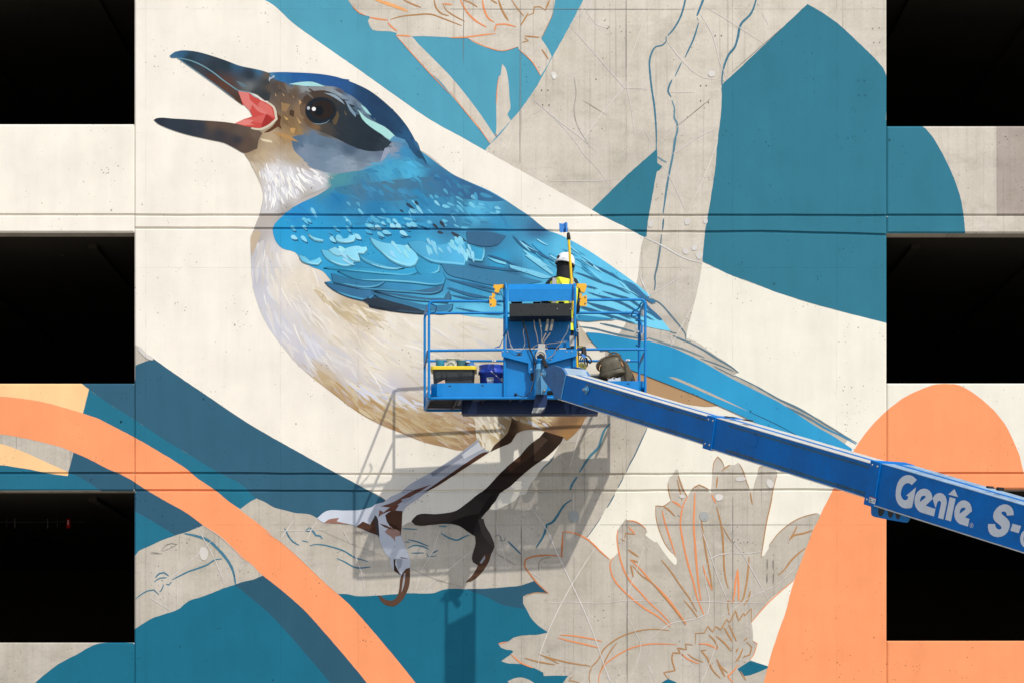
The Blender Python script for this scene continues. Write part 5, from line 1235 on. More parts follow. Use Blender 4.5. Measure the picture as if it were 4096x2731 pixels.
for t, r, mt in (('Z5 1160 950 1180 1050 1195 1120', .010, CABLE), ('Z5 1340 950 1325 1080 1300 1200', .017, CABLE), ('Z5 1440 950 1420 1080 1395 1190', .017, CABLE),
                 ('Z2 715 60 738 150 740 300 740 430', .004, CABLE), ('Z2 845 190 800 280 765 350 750 430', .0085, CABLE), ('Z2 945 185 880 280 810 370 775 435', .0075, CABLE),
                 ('Z5 815 960 820 1060 865 1160 900 1290 930 1420 955 1560', .0085, RUBBER), ('Z2 440 480 500 640 545 740 560 860 600 930', .0075, RUBBER), ('Z5 1045 960 1060 1120 1100 1270 1130 1440', .0055, CABLE),
                 ('Z5 830 1150 815 1220 835 1330 850 1450 820 1560', .0035, CABLE), ('Z2 0 470 60 560 150 605 250 600 320 540 350 430', .003, GREYP), ('Z5 485 1200 500 1320 540 1460 590 1560', .003, GREYP),
                 ('Z2 1380 0 1340 170 1240 330 1180 440 1080 560 1040 670 960 740 870 790', .0045, CABLE), ('Z2 840 465 900 440 1050 425 1200 400 1340 380', .0045, CABLE), ('Z2 515 545 580 495 655 455', .0045, CABLE), ('Z2 835 470 870 520 890 555', .003, CABLE),
                 ('Z2 620 820 590 900 570 1050 580 1130 560 1280 520 1450 480 1568', .0045, CABLE), ('D 1160 1070 1150 1130 1120 1180 1080 1215 1040 1210 1000 1190', .0045, RUBBER)):
    w = t.split()
    cable('cable', w[0], ' '.join(w[1:]), .06 if w[0] == 'Z5' else .085, r, mt)
m = MB().prism(fz('Z2', '1400 255 1510 255 1510 485 1400 485', .03), (0, .05, 0)).build('junction_box', GREYP, lift, bevel=.003)
# yellow sensor bars at the top corners
for name, ptsU, ptsS, ptsL, bolts in (('sensor_bracket', '180 230 210 205 245 212 410 200 402 270 325 290 292 385 200 362 215 290 175 268', '150 385 215 395 215 480 150 470', '95 460 150 455 240 545 240 650 212 686 112 686 95 660', '125 492 127 628'),
                                      ('sensor_bracket', '1955 185 2140 185 2172 220 2165 255 2140 340 2110 382 2040 352 2030 290 1960 257', '2020 380 2075 390 2060 500 2010 500', '2110 440 2178 440 2172 652 2150 667 2040 667 2015 640 2030 520', '2142 475 2140 607')):
    o = plate(name, 'Z5', ptsU, .05, .05, YEL, lift, .004)
    plate('bracket_stem', 'Z5', ptsS, .035, .03, YEL, o, .003)
    q = plate('bracket_plate', 'Z5', ptsL, .045, .008, YEL, o, .002)
    for x, y in P('Z5 ' + bolts):
        MB().lathe(N(x, y, .045), (0, -1, 0), [(.010, 0), (.010, .004), (.006, .005), (.006, .014), (.0005, .015)], 12).build('bolt', STEEL, q)
cable('cable', 'Z5', '315 340 360 420 385 520 400 640 430 740', .03, .003, RUBBER)
cable('cable', 'Z5', '2025 320 2000 420 1975 520', .03, .003, RUBBER)

# ---- telescopic boom: the left-hand side plane, traced through the camera onto a plane in space
CAM = Vector((0, -D, CAMZ))
BJ = W(2180, 1500, 2.0)
BR = W(4096, 2072, 9.0)
U = (BR - BJ).normalized()
Vv = Vector((0, 0, 1)); Vv = (Vv - U * Vv.dot(U)).normalized()
NB = U.cross(Vv).normalized()
if NB.x > 0: NB = -NB                                      # outward normal of the visible side
def bl(px, py):
    """photograph pixel -> (u, v) on the side of the boom"""
    q = W(px, py, 0) - CAM
    t = (BJ - CAM).dot(NB) / q.dot(NB)
    h = CAM + q * t - BJ
    return h.dot(U), h.dot(Vv)
def B3(u, v, w=0.0): return BJ + U * u + Vv * v - NB * w      # w: inwards
def tr_(txt): return [bl(x, y) for x, y in P(txt)]
TH = 0.30
SKYB = simple('sky_sheen_blue_top', 'a9c8e2', .3, k=.85, wear=.12, scale=6, wearcol='d8e2ea', spec=.6)  # sky reflection on the top plate, put into the pale colour
def section(name, u0, u1, vb, vt, mat, topmat, wi=0.0, wd=TH):
    """box tube: side plates, top plate in a sunlit pale colour with a central track, flange along the bottom"""
    w0, w1 = wi, wd - wi
    m = MB().prism([B3(u0, vb, w0), B3(u0, vt, w0), B3(u0, vt, w1), B3(u0, vb, w1)], U * (u1 - u0))
    o = m.build(name, mat, lift, bevel=.005)
    MB().prism([B3(u0 + .02, vt + .0005, w0 - .004), B3(u0 + .02, vt + .006, w0 - .004), B3(u0 + .02, vt + .006, w1 + .004), B3(u0 + .02, vt + .0005, w1 + .004)], U * (u1 - u0 - .04)).build('top_plate', topmat, o)
    MB().prism([B3(u0 + .03, vt + .006, w0 + (w1 - w0) * .42), B3(u0 + .03, vt + .009, w0 + (w1 - w0) * .42), B3(u0 + .03, vt + .009, w0 + (w1 - w0) * .58), B3(u0 + .03, vt + .006, w0 + (w1 - w0) * .58)], U * (u1 - u0 - .06)).build('track', BOOMB, o)
    MB().prism([B3(u0, vb - .009, w0 - .010), B3(u0, vb - .0005, w0 - .010), B3(u0, vb - .0005, w1 + .010), B3(u0, vb - .009, w1 + .010)], U * (u1 - u0)).build('bottom_flange', RAILW, o)
    return o
fly = section('fly_boom', 0.36, 3.9, -.205, .068, BOOMB, RAILW, 0.0)
mid = section('mid_boom', 3.46, 6.6, -.226, .080, BOOMB, RAILW, -.014)
base = section('base_boom', 6.28, 13.2, -.270, .110, BOOMB, SKYB, -.030)
def collar(u0, u1, vb, vt, wi, parent):
    o = MB().prism([B3(u0, vb, wi), B3(u0, vt, wi), B3(u0, vt, TH - wi), B3(u0, vb, TH - wi)], U * (u1 - u0)).build('collar', BOOMB, parent, bevel=.003)
    for du in (.035, .115):
        for v in (vb + .05, vt - .04):
            MB().lathe(B3(u0 + du, v, wi), NB, [(.011, 0), (.011, .006), (.0005, .007)], 10).build('bolt', STEEL, o)
    return o
collar(3.36, 3.51, -.245, .090, -.028, mid)
collar(6.16, 6.31, -.290, .120, -.046, base)
# rub lines: scuffed strips along the sliding sections
for o, u0, u1, vb, vt, wi in ((fly, .9, 3.4, -.205, .06, 0.0), (mid, 3.75, 6.2, -.226, .07, -.014)):
    for v, h in ((vt - .036, .020), (vb + .016, .026)):
        MB().prism([B3(u0, v, wi), B3(u1, v, wi), B3(u1, v + h, wi), B3(u0, v + h, wi)], NB * .0012).build('grease_streak', simple('greased_blue', '2f6f8f', .3, k=.7, wear=.25, scale=3), o)
# boom head
hp_ = tr_('H 272 225 290 170 330 130 400 90 432 75 470 82 580 120 612 155 640 205 648 235 575 605 560 612 450 592 455 540 440 500 300 310 278 262')
hd = MB().prism([B3(u, v, -.006) for u, v in hp_], -NB * .030).build('boom_head', HEADB, lift, bevel=.003)
MB().prism([B3(u, v, TH - .02) for u, v in hp_], -NB * .030).build('boom_head', HEADB, lift, bevel=.003)
q = tr_('H 590 118 640 205 560 600 470 592')
MB().prism([B3(*q[0], .02), B3(*q[1], .02), B3(*q[1], TH), B3(*q[0], TH)], -NB * 0 + Vector((0, 0, -.015))).build('head_cover', simple('chalky_grey_blue', '9db2c4', .5, k=.8, wear=.15, scale=8, wearcol='c3ccd2'), lift)
MB().prism([B3(*p, .02) for p in tr_('H 560 130 640 215 575 600 470 590 520 300')], -NB * (TH - .04)).build('head_web', BOOMB, lift)
sm_ = tr_('H 648 235 612 240 560 612 575 605')
MB().prism([B3(u, v, -.012) for u, v in sm_[:1] + tr_('H 640 240 566 612 576 606')], -NB * .008).build('weld_seam', PALEB, lift)
def boss(x, y, r, parent):
    u, v = bl(x, y)
    o = MB().lathe(B3(u, v, -.009), NB, [(r, 0), (r, .006), (r * .86, .008), (r * .84, .005), (r * .62, .007), (r * .55, .016), (r * .3, .018), (r * .3, .034), (.0005, .036)], 22).build('pin_boss', PALEB, parent)
    MB().lathe(B3(u, v, -.036), NB, [(r * .34, 0), (r * .34, .018), (.0005, .019)], 6, False).build('pin_bolt', STEEL, o)
boss(*P('H 312 222')[0], .040, lift)
boss(*P('H 975 465')[0], .046, fly)
for x, y in P('H 473 208 488 243 452 260 474 312 600 340 540 428'):
    u, v = bl(x, y)
    MB().lathe(B3(u, v, -.006), NB, [(.007, 0), (.006, .003), (.0005, .0032)], 8).build('bolt_hole', INK, hd)
# access cover on the middle section (a raised rounded plate)
ac = smooth(tr_('FU 1350 0 1345 30 1385 65 1470 90 1500 85 1522 55 1522 0 1500 -30 1420 -60 1365 -45'), True, 1)
MB().prism([B3(u, v, -.014) for u, v in ac], NB * .005).build('access_cover', BOOMB, mid, bevel=.002)
# lettering on the base section: sheets 2 mm proud
def decal(name, outer, holes=(), mat=WHITE, parent=None, off=.033, raw=False):
    o = tr_('G ' + outer) if not raw else outer
    vs = [Vector(p) for p in o]
    edges, faces = [], [list(range(len(vs)))]
    hs = []
    for h in holes:
        hh = tr_('G ' + h)
        n0 = len(vs)
        vs += [Vector(p) for p in hh]
        edges += [(n0 + i, n0 + (i + 1) % len(hh)) for i in range(len(hh))]
        hs.append([tuple(p) for p in hh])
    r = delaunay_2d_cdt(vs, edges, faces, 1, 1e-6)
    m = MB()
    V2 = [B3(p.x, p.y, -off) for p in r[0]]
    fs = []
    for f in r[2]:
        c = (sum(r[0][i].x for i in f) / 3, sum(r[0][i].y for i in f) / 3)
        if not any(inside(c, h) for h in hs): fs.append(tuple(f))
    m.add(V2, fs)
    return m.build(name, mat, parent or base)
decal('letter', '760 260 730 230 690 200 640 185 590 190 540 212 500 250 470 300 450 360 438 430 436 500 445 560 465 610 495 650 535 680 580 694 630 695 670 688 688 675 720 520 748 372 595 500 620 505 628 525 615 555 590 570 560 565 535 540 518 500 515 460 525 410 545 360 570 330 605 310 640 310 665 325 683 337')
decal('letter', '1000 550 995 510 980 460 950 420 910 398 865 392 815 405 770 440 740 490 725 550 724 610 738 665 765 710 800 745 830 758 1022 817 1045 700 1000 690 895 652', ('808 598 812 555 830 515 860 498 885 505 898 525',))
decal('letter', '1003 552 1012 525 1040 485 1080 463 1120 458 1165 475 1200 515 1217 570 1218 620 1165 862 1085 838 1130 620 1125 590 1105 577 1080 590 1068 620 1047 690', off=.0335)
decal('letter', '1262 520 1352 547 1280 893 1192 865')
decal('letter_accent', '1333 397 1391 522 1240 482')
decal('letter', '1602 735 1595 680 1575 625 1540 590 1490 570 1440 575 1395 605 1355 660 1335 730 1332 800 1345 850 1370 895 1410 930 1540 972 1563 855 1495 830', ('1412 778 1420 720 1445 690 1475 680 1500 690 1504 707',))
ring = lambda cx, cy, a, b, n=20: ' '.join(f'{cx + a * math.cos(2 * math.pi * i / n):.1f} {cy + b * math.sin(2 * math.pi * i / n):.1f}' for i in range(n))
decal('trademark', ring(1595, 953, 29, 38), (ring(1595, 953, 24, 32),))
decal('trademark', '1583 972 1587 934 1602 934 1609 942 1607 953 1600 956 1606 975 1600 975 1594 957 1591 957 1589 973', ('1592 951 1593 940 1600 940 1602 946 1599 951',))
decal('letter', '2240 797 2235 740 2215 690 2180 655 2130 632 2080 632 2020 655 1970 700 1935 755 1924 810 1930 850 1955 890 2040 960 2055 990 2040 1012 2010 1017 1980 1000 1960 970 1955 933 1848 930 1845 980 1855 1040 1885 1090 1930 1120 1990 1133 2050 1125 2110 1095 2150 1050 2175 990 2182 930 2170 890 2140 850 2065 785 2050 765 2060 748 2085 740 2110 745 2130 770 2137 805')
decal('hyphen', '2222 927 2352 962 2315 1073 2187 1035')
decal('letter', ring(2430, 1160, 92, 135), (ring(2430, 1160, 40, 80),))
wl = decal('warning_label', '62 508 160 540 140 634 42 600', off=.048)
decal('warning_header', '62 508 160 540 157 553 59 521', mat=REDV, parent=wl, off=.0485)
for t in ('62 545 80 551 76 572 58 566', '90 560 148 578 147 582 89 564', '88 572 145 590 144 594 87 576', '86 584 140 601 139 605 85 588', '60 580 74 584 70 600 56 596'):
    decal('label_print', t, mat=INK, parent=wl, off=.0486)
# hose-track bracket under the base section, and lugs on top
bp_ = tr_('G 20 635 135 672 610 815 605 850 580 895 555 908 520 905 260 860 60 820 35 800 22 770')
MB().prism([B3(u, v, -.005) for u, v in bp_], -NB * .012).build('hose_track_plate', BLUE_, base, bevel=.002)
for t in ('135 672 235 700 215 775 180 812 150 805 132 770', '285 722 375 745 345 820 315 838 290 815 283 780', '402 757 475 780 455 850 430 858 408 838 402 800'):
    pp = smooth(tr_('G ' + t), True, 1)
    MB().prism([B3(u, v, -.0062) for u, v in pp], NB * .001).build('slot', INK, base)
MB().prism([B3(u, v, .05) for u, v in tr_('G 300 730 460 775 450 830 330 800')], -NB * .15).build('hose_track', RUBBER, base)
for t in ('1705 345 1735 348 1745 385 1703 375', '1868 362 1898 368 1892 420 1850 408'):
    MB().prism([B3(u, v, .05) for u, v in tr_('G ' + t)], -NB * .06).build('cable_guide', RUBBER, base, bevel=.004)
for t in ('T4 905 1345 920 1350 920 1360 905 1355', 'T4 1080 1375 1140 1383 1138 1395 1078 1385', 'T4 955 1350 972 1354 972 1362 955 1358'):
    MB().prism([B3(u, v, .06) for u, v in tr_(t)], -NB * .05).build('wear_pad', RUBBER, mid)
# the machine itself, down to the right of the frame
pv = B3(12.9, 0, TH / 2)
tt = MB().box((pv.x - .2, pv.y + .5, 1.45), (1.5, 2.6, .9))
tt.box((pv.x, pv.y, 1.95), (.5, .9, .5))
tto = tt.build('turntable', BLUE_, lift, bevel=.05)
MB().box((pv.x - .2, pv.y + .4, .72), (1.5, 3.0, .45)).build('chassis', BLUE_, lift, bevel=.03)
MB().lathe((pv.x - .2, pv.y + .4, .92), (0, 0, 1), [(.6, 0), (.6, .12)], 24).build('slew_ring', BLACK, lift)
for sx in (-1, 1):
    for sy in (-1, 1):
        c = Vector((pv.x - .2 + sx * .78, pv.y + .4 + sy * 1.2, .45))
        w_ = MB().lathe(c, (sx, 0, 0), [(.2, 0), (.42, 0), (.45, .05), (.45, .30), (.42, .35), (.24, .35), (.2, .28)], 24).build('tyre', TYRE, lift)
        MB().lathe(c, (sx, 0, 0), [(.0005, .27), (.12, .28), (.21, .30), (.24, .34)], 20).build('wheel_rim', GREYP, w_)

# ------------------------------------------------------------------ things on the platform
def thing(name, loc, label, cat, group=None): return empty(name, loc, label, cat, group)
FZ = zf + .012                                   # top of the platform floor
def on(px, d, z=None):
    p = W(px, 1600, d)
    return Vector((p.x, -d, FZ if z is None else z))
# storage bin
yl = simple('yellow_lid_plastic', 'f2d32a', .4, k=.85, wear=.06, scale=10)
bk = simple('speckled_black_plastic', '34383b', .5, k=.8, wear=.25, scale=30, wearcol='8a8f8f')
d0, d1 = 1.38, .98
z1 = W(0, 1470, d0).z
bx0, bx1 = W(1727, 0, d0).x, W(1901, 0, d0).x
bn = thing('storage_bin', ((bx0 + bx1) / 2, -(d0 + d1) / 2, FZ), 'black plastic storage bin with a yellow lid at the left end of the platform', 'storage bin')
cx, cyy = (bx0 + bx1) / 2, -(d0 + d1) / 2
def rrect(hx, hy, z, r=.04, n=5):
    o = []
    for sx, sy, a0 in ((1, 1, 0), (-1, 1, 90), (-1, -1, 180), (1, -1, 270)):
        for k in range(n):
            a = R(a0 + 90 * k / (n - 1))
            o.append(Vector((cx + sx * (hx - r) + math.cos(a) * r, cyy + sy * (hy - r) + math.sin(a) * r, z)))
    return o
hx, hy = (bx1 - bx0) / 2 - .008, (d0 - d1) / 2 - .012
m = MB().loft([rrect(hx * .90, hy * .88, FZ + .001), rrect(hx * .90, hy * .88, FZ + .01), rrect(hx, hy, z1 - .015)], False)
bo = m.build('bin_body', bk, bn)
for px in (1768, 1848, 1788, 1838):
    p = W(px, 0, d0)
    MB().prism([(p.x - .004, -d0 + .006, FZ + .22), (p.x + .004, -d0 + .006, FZ + .22), (p.x + .004, -d0 + .004, z1 - .03), (p.x - .004, -d0 + .004, z1 - .03)], (0, .02, 0)).build('rib', bk, bo)
MB().loft([rrect(hx + .022, hy + .02, z1 - .018), rrect(hx + .022, hy + .02, z1 + .012), rrect(hx + .012, hy + .010, z1 + .022), rrect(hx * .9, hy * .9, z1 + .022)], False).build('lid', yl, bn, bevel=.004)
LZ = z1 + .0225
# paint tubs on the lid
def pmat(name, c, t=.35, rough=.25):
    m_ = simple(name, c, rough, k=.8, wear=.22, scale=18, spec=.5)
    return m_
clear = simple('milky_clear_plastic', 'd9dedb', .25, k=.85, wear=.08, scale=20)
def tub(px, d, r, h, col, label, level, name='paint_tub'):
    p = W(px, 0, d)
    b_ = Vector((p.x, -d, LZ))
    t = thing(name, b_, label, 'paint tub', 'paint tubs standing on the yellow bin lid')
    MB().lathe(b_, (0, 0, 1), [(.0005, .001), (r * .86, .001), (r * .88, .006), (r * (.88 + .10 * level), h * level)], 22).build('painted_wall', col, t)
    MB().lathe(b_ + Vector((0, 0, h * level)), (0, 0, 1), [(r * (.88 + .10 * level), 0), (r * .98, h * (1 - level) - .004), (r * 1.05, h * (1 - level) - .004), (r * 1.05, h * (1 - level) + .003), (r * .95, h * (1 - level) + .003), (r * .84, -h * level * .3), (.0005, -h * level * .3)], 22).build('rim', clear, t)
    return t, b_
tub(1760.5, 1.25, .054, .092, pmat('blue_paint_film', '2f8fb5'), 'clear tub streaked with bright blue paint, leftmost on the yellow lid', .86)
t, b_ = tub(1804, 1.27, .058, .092, pmat('white_paint_film', 'c3ccca'), 'milky white tub with a pale handle between the two darker tubs', .45)
MB().tube([b_ + Vector((math.cos(a) * .052, -.062, .006 + math.sin(a) * .045)) for a in [math.pi * i / 10 for i in range(11)]], .005, 8).build('handle', clear, t)
tub(1844.5, 1.24, .054, .092, pmat('dark_teal_paint_film', '3f6f7c'), 'tub of dark teal paint with a blackened base, right of the white tub', .84)
p = W(1871, 0, 1.22)
j = thing('small_jar', (p.x, -1.22, LZ), 'small black jar lying open at the right of the dark teal tub', 'jar')
MB().lathe((p.x, -1.22, LZ), (0, 0, 1), [(.0005, .001), (.028, .001), (.028, .055), (.0005, .056)], 16).build('jar_body', RUBBER, j)
MB().lathe((p.x, -1.22, LZ + .056), (0, 0, 1), [(.022, 0), (.025, .002), (.025, .018), (.020, .018), (.018, .003)], 16).build('jar_neck', clear, j)
blt = simple('blue_masking_tape', '3a86d8', .6, k=.8, wear=.12, scale=25)
m = MB().loft([[W(x, y, d) for x, y in P('Z1 1018 352 1060 330 1120 300 1175 272 1205 295 1232 352')] for d in (1.32, 1.20)], False)
tag(m.build('blue_cloth', blt), 'folded bright blue cloth at the right end of the yellow lid', 'cloth')
# bucket
bkb = simple('dark_blue_plastic', '2c4ec0', .35, k=.85, wear=.12, scale=9, spec=.5)
pb = W(1966, 0, 1.22)
rb = .142
zt = W(0, 1462, 1.22).z
h = zt - FZ
bu = thing('bucket', (pb.x, -1.22, FZ), 'dark blue plastic bucket with a wire handle beside the black bin', 'bucket')
c = Vector((pb.x, -1.22, FZ))
bd = MB().lathe(c, (0, 0, 1), [(.0005, .001), (rb * .86, .001), (rb * .87, .01), (rb * .95, h * .74), (rb * 1.06, h * .745), (rb * 1.06, h * .83), (rb * .975, h * .835), (rb * .98, h * .90), (rb * 1.0, h * .97), (rb * 1.02, h), (rb * .95, h), (rb * .92, h * .5), (.0005, h * .45)], 30).build('bucket_body', bkb, bu)
def cyl(px0, px1, py0, py1, rr):
    """patch wrapped on the bucket's front"""
    vs, fs = [], []
    n = 6
    for i in range(n + 1):
        x = W(px0 + (px1 - px0) * i / n, 0, 1.36).x - pb.x
        y = -1.22 - math.sqrt(max(rr * rr - x * x, 0))
        for py in (py0, py1):
            vs.append((pb.x + x, y, W(0, py, 1.36).z))
    for i in range(n): fs.append((2 * i, 2 * i + 1, 2 * i + 3, 2 * i + 2))
    return MB().add(vs, fs)
lb = cyl(1947, 1974, 1508, 1521, rb * .957).build('label', WHITE, bu)
for k, (a, b_) in enumerate(((1510, 1512), (1513.5, 1515), (1516.5, 1518.5))):
    cyl(1954, 1972.5, a, b_, rb * .961).build('label_print', INK, lb)
cyl(1949, 1973, 1522, 1535, rb * .956).build('label', simple('pale_blue_print', '9fb4dc', .5), bu)
MB().tube([W(x, y, 1.375) for x, y in P('Z1 1605 485 1700 570 1780 640 1835 705')], .0030, 6).build('wire_handle', STEEL, bu)
MB().prism([W(x, y, 1.375) for x, y in P('Z1 1840 650 1885 645 1888 735 1842 738')], (0, .01, 0)).build('handle_grip', GREYP, bu)
# cardboard scrap behind the toe board
cd = simple('brown_cardboard', 'd9b79c', .8, k=.8, wear=.06)
m = MB().prism([W(x, y, 1.52) for x, y in P('Z1 270 860 305 795 400 745 515 690 530 730 545 860')], (0, .004, 0))
tag(m.build('cardboard_piece', cd), 'torn piece of pale cardboard leaning between the left toe board and the bin', 'cardboard')
# backpack
ol = simple('olive_waxed_fabric', '5b5340', .42, k=.75, wear=.22, scale=14, spec=.45)
br_ = simple('brown_webbing', '6d5638', .7, k=.75, wear=.15, scale=20)
bgd = .98
BP = thing('backpack', on(2458, bgd), 'olive backpack with brown straps standing on the right side of the platform', 'backpack')
out = P('Z4 640 1010 655 900 690 790 620 760 585 690 578 600 620 540 670 470 780 400 900 350 1020 325 1130 308 1200 320 1255 360 1290 420 1380 500 1440 570 1480 640 1520 710 1560 790 1600 900 1640 1010 1660 1500 640 1500')
out = smooth(out, True, 3)
def bag_ring(s, d):
    gx = sum(p[0] for p in out) / len(out); gy = 1520
    r_ = []
    for x, y in out:
        q = W(gx + (x - gx) * s, gy + (y - gy) * (s if y < gy else 1), d)
        q.z = max(q.z, FZ + .002)
        r_.append(q)
    return r_
m = MB().loft([bag_ring(.80, bgd + .17), bag_ring(.90, bgd + .155), bag_ring(.97, bgd + .12), bag_ring(1.0, bgd + .06), bag_ring(1.0, bgd - .06), bag_ring(.94, bgd - .13), bag_ring(.80, bgd - .15)])
bag = m.build('bag_body', ol, BP)
dp = smooth(P('Z4 680 1000 700 820 690 700 670 620 700 540 780 470 900 420 1050 380 1170 375 1240 420 1290 540 1340 680 1390 800 1350 880 1180 950 900 1010'), True, 3)
gx, gy = 2440, 1465
m = MB().loft([[W(gx + (x - gx) * s, gy + (y - gy) * s, d) for x, y in dp] for s, d in ((1, bgd + .14), (.99, bgd + .185), (.93, bgd + .215), (.75, bgd + .225), (.3, bgd + .23))])
fp = m.build('front_pocket', ol, BP)
m = MB().loft([[W(gx + (x - gx) * s, 1490 + (y - 1490) * s, d) for x, y in smooth(P('Z4 690 820 860 790 1050 730 1250 690 1330 680 1390 810 1200 870 1000 940 900 990 700 950'), True, 3)] for s, d in ((1.0, bgd + .20), (.98, bgd + .235), (.85, bgd + .25), (.3, bgd + .255))])
m.build('lower_pocket', ol, BP)
def strap(name, pts, d, w, mat, parent):
    p = smooth(P(pts), False, 3)
    return MB().tube([W(x, y, d) for x, y in p], w, 8).build(name, mat, parent)
strap('seam', 'Z4 725 600 850 575 980 540 1120 490 1250 462', bgd + .216, .006, RUBBER, fp)
strap('seam', 'Z4 700 830 900 800 1080 740 1280 690', bgd + .245, .006, RUBBER, fp)
strap('piping', 'Z4 600 700 600 600 660 530 780 450 900 390 1060 345 1160 350 1230 390 1290 500 1340 640 1390 800', bgd + .150, .0075, br_, bag)
strap('piping', 'Z4 1120 320 1200 350 1270 430 1330 560 1380 680', bgd + .10, .008, br_, bag)
strap('top_handle', 'Z4 930 345 960 310 1020 275 1080 268 1150 285 1230 335 1270 390', bgd + .03, .009, ol, BP)
strap('shoulder_strap', 'Z4 1400 520 1460 640 1520 760 1560 830 1600 920 1640 1060', bgd + .09, .011, br_, BP)
strap('side_strap', 'Z4 1390 830 1470 820 1545 815', bgd + .13, .012, br_, BP)
strap('side_strap', 'Z4 1360 880 1400 960 1430 1060', bgd + .165, .010, br_, BP)
strap('side_strap', 'Z4 1550 880 1560 980 1570 1060', bgd + .12, .009, br_, BP)
strap('zip_pull', 'Z4 720 605 690 650 675 700 670 755', bgd + .222, .0045, simple('tan_leather', 'd9b487', .6), BP)
strap('zip_pull', 'Z4 1275 540 1300 590 1330 640', bgd + .215, .007, simple('orange_leather', 'c98a55', .6), BP)
# foil bag and steel tray beside it
fo = simple('crinkled_foil', 'e8e8ea', .2, .6, k=.9, wear=.3, scale=30)
m = MB()
rf = random.Random(3)
for k in range(16):
    c = W(2437 + k * 3.0 + rf.uniform(-3, 3), 1515 + rf.uniform(-4, 6), bgd + .27)
    e = [Vector((rf.uniform(-.02, .02), rf.uniform(-.01, .01), rf.uniform(-.014, .014))) for _ in range(4)]
    m.add([c + x for x in e], [(0, 1, 2), (0, 2, 3), (0, 3, 1), (1, 3, 2)])
m.loft([[W(x, y, d) for x, y in smooth(P('Z4 900 1060 920 1020 980 1000 1060 1010 1160 985 1240 950 1255 1000 1230 1400 920 1400'), True, 3)] for d in (bgd + .29, bgd + .25)], False)
for i, v in enumerate(m.v):
    m.v[i] = (v[0], v[1], max(v[2], FZ + .002))
tag(m.build('foil_bag', fo), 'crinkled silver foil wrapper in front of the olive backpack', 'wrapper')
tr = thing('tray', on(2372, .85), 'grey metal paint tray edge left of the olive backpack', 'tray')
a, b_ = W(2350, 1502, .85), W(2396, 1497, .85)
MB().box(((a.x + b_.x) / 2, -.85, (FZ + a.z) / 2), (b_.x - a.x, .26, a.z - FZ)).build('tray_body', simple('scuffed_grey_metal', '8b8a86', .5, .3), tr, bevel=.004)
MB().box(((a.x + b_.x) / 2, -.985, a.z - .01), (b_.x - a.x + .02, .012, .02)).build('tray_rim', STEEL, tr)
pp = W(2561, 1512, .75)
pd = thing('paddle', (pp.x, -.75, FZ), 'rounded grey blue plastic lid standing on edge beside the right corner post', 'lid')
m = MB().prism([W(x, y, .75) for x, y in smooth(P('Z4 1690 965 1720 920 1755 900 1785 930 1810 1000 1815 1080 1815 1600 1720 1600 1700 1020'), True, 3)], (0, .02, 0))
for i, v in enumerate(m.v): m.v[i] = (v[0], v[1], max(v[2], FZ + .001))
m.build('lid_disc', simple('grey_blue_plastic', '7f8fb8', .5), pd, bevel=.004)
# strap bundle tied to the mid rail
bw_ = simple('black_webbing', '2a2826', .7, k=.8, wear=.2, scale=25)
SB = thing('strap_bundle', N(2340, 1400, .02), 'black webbing strap bundle tied with blue tape to the right mid rail', 'strap')
def web(pts, d, w):
    p = smooth(P('Z2 ' + pts), False, 4)
    vs, fs = [], []
    n = len(p)
    for i, (x, y) in enumerate(p):
        a_, c_ = p[max(i - 1, 0)], p[min(i + 1, n - 1)]
        dx, dy = c_[0] - a_[0], c_[1] - a_[1]
        l = math.hypot(dx, dy) or 1
        nx, ny = -dy / l, dx / l
        for s, dd in ((-1, .0), (1, .018)):
            vs.append(N(x + nx * w * s, y + ny * w * s, d + dd))
        for s, dd in ((1, .022), (-1, .004)):
            vs.append(N(x + nx * w * s, y + ny * w * s, d + dd - .006))
    for i in range(n - 1):
        for k in range(4):
            fs.append((4 * i + k, 4 * i + (k + 1) % 4, 4 * i + 4 + (k + 1) % 4, 4 * i + 4 + k))
    MB().add(vs, fs).build('strap', bw_, SB)
web('1740 500 1745 590 1760 690 1740 720', .03, 7)
web('1700 510 1700 600 1690 700', .015, 4)
web('1740 700 1830 720 1890 780 1920 850 1880 890 1830 850 1790 760', .01, 3)
web('1730 740 1750 850 1780 950 1810 970 1815 900 1790 800 1760 740', .03, 3)
web('1690 740 1650 800 1645 860 1690 850 1700 790', .02, 2.5)
web('1580 640 1630 660 1700 700', .02, 2.5)
web('1580 690 1640 700 1700 720', .025, 2)
MB().loft([[N(x, y, d) for x, y in P('Z2 1680 668 1720 680 1785 720 1780 765 1740 768 1690 735')] for d in (.06, .03)], False).build('tape_band', blt, SB)
strap('knotted_cord', 'Z2 1575 510 1620 490 1660 500 1710 490 1700 520 1640 530 1590 520', dn(2330) + .03, .006, simple('olive_cord', '8a8350', .8), SB)
oli = simple('olive_plastic', '7d7a35', .4, k=.8)
RL = thing('cord_reel', N(2345, 1470, .02), 'olive cord reel with a grey tail hanging below the strap bundle', 'reel')
MB().prism([N(x, y, .05) for x, y in smooth(P('Z2 1600 920 1640 890 1700 880 1780 940 1800 990 1770 1040 1720 1065 1660 1010'), True, 4)], (0, .03, 0)).build('reel_body', oli, RL, bevel=.004)
strap('reel_cord', 'Z2 1720 1060 1755 1100 1775 1150 1800 1200', dn(2330) + .03, .006, CABLE, RL)
MB().prism([N(x, y, .052) for x, y in P('Z2 1695 925 1740 960 1735 985 1690 950')], (0, .005, 0)).build('reel_slot', INK, RL)
KR = thing('key_ring', N(2311, 1330, .02), 'white key ring with a black clip hanging beside the right console post', 'key ring')
c = N(*P('Z2 1597 122')[0], .02)
MB().tube([c + Vector((math.cos(t) * .014, 0, math.sin(t) * .016)) for t in [2 * math.pi * i / 16 for i in range(17)]], .003, 6, False).build('ring', WHITE, KR)
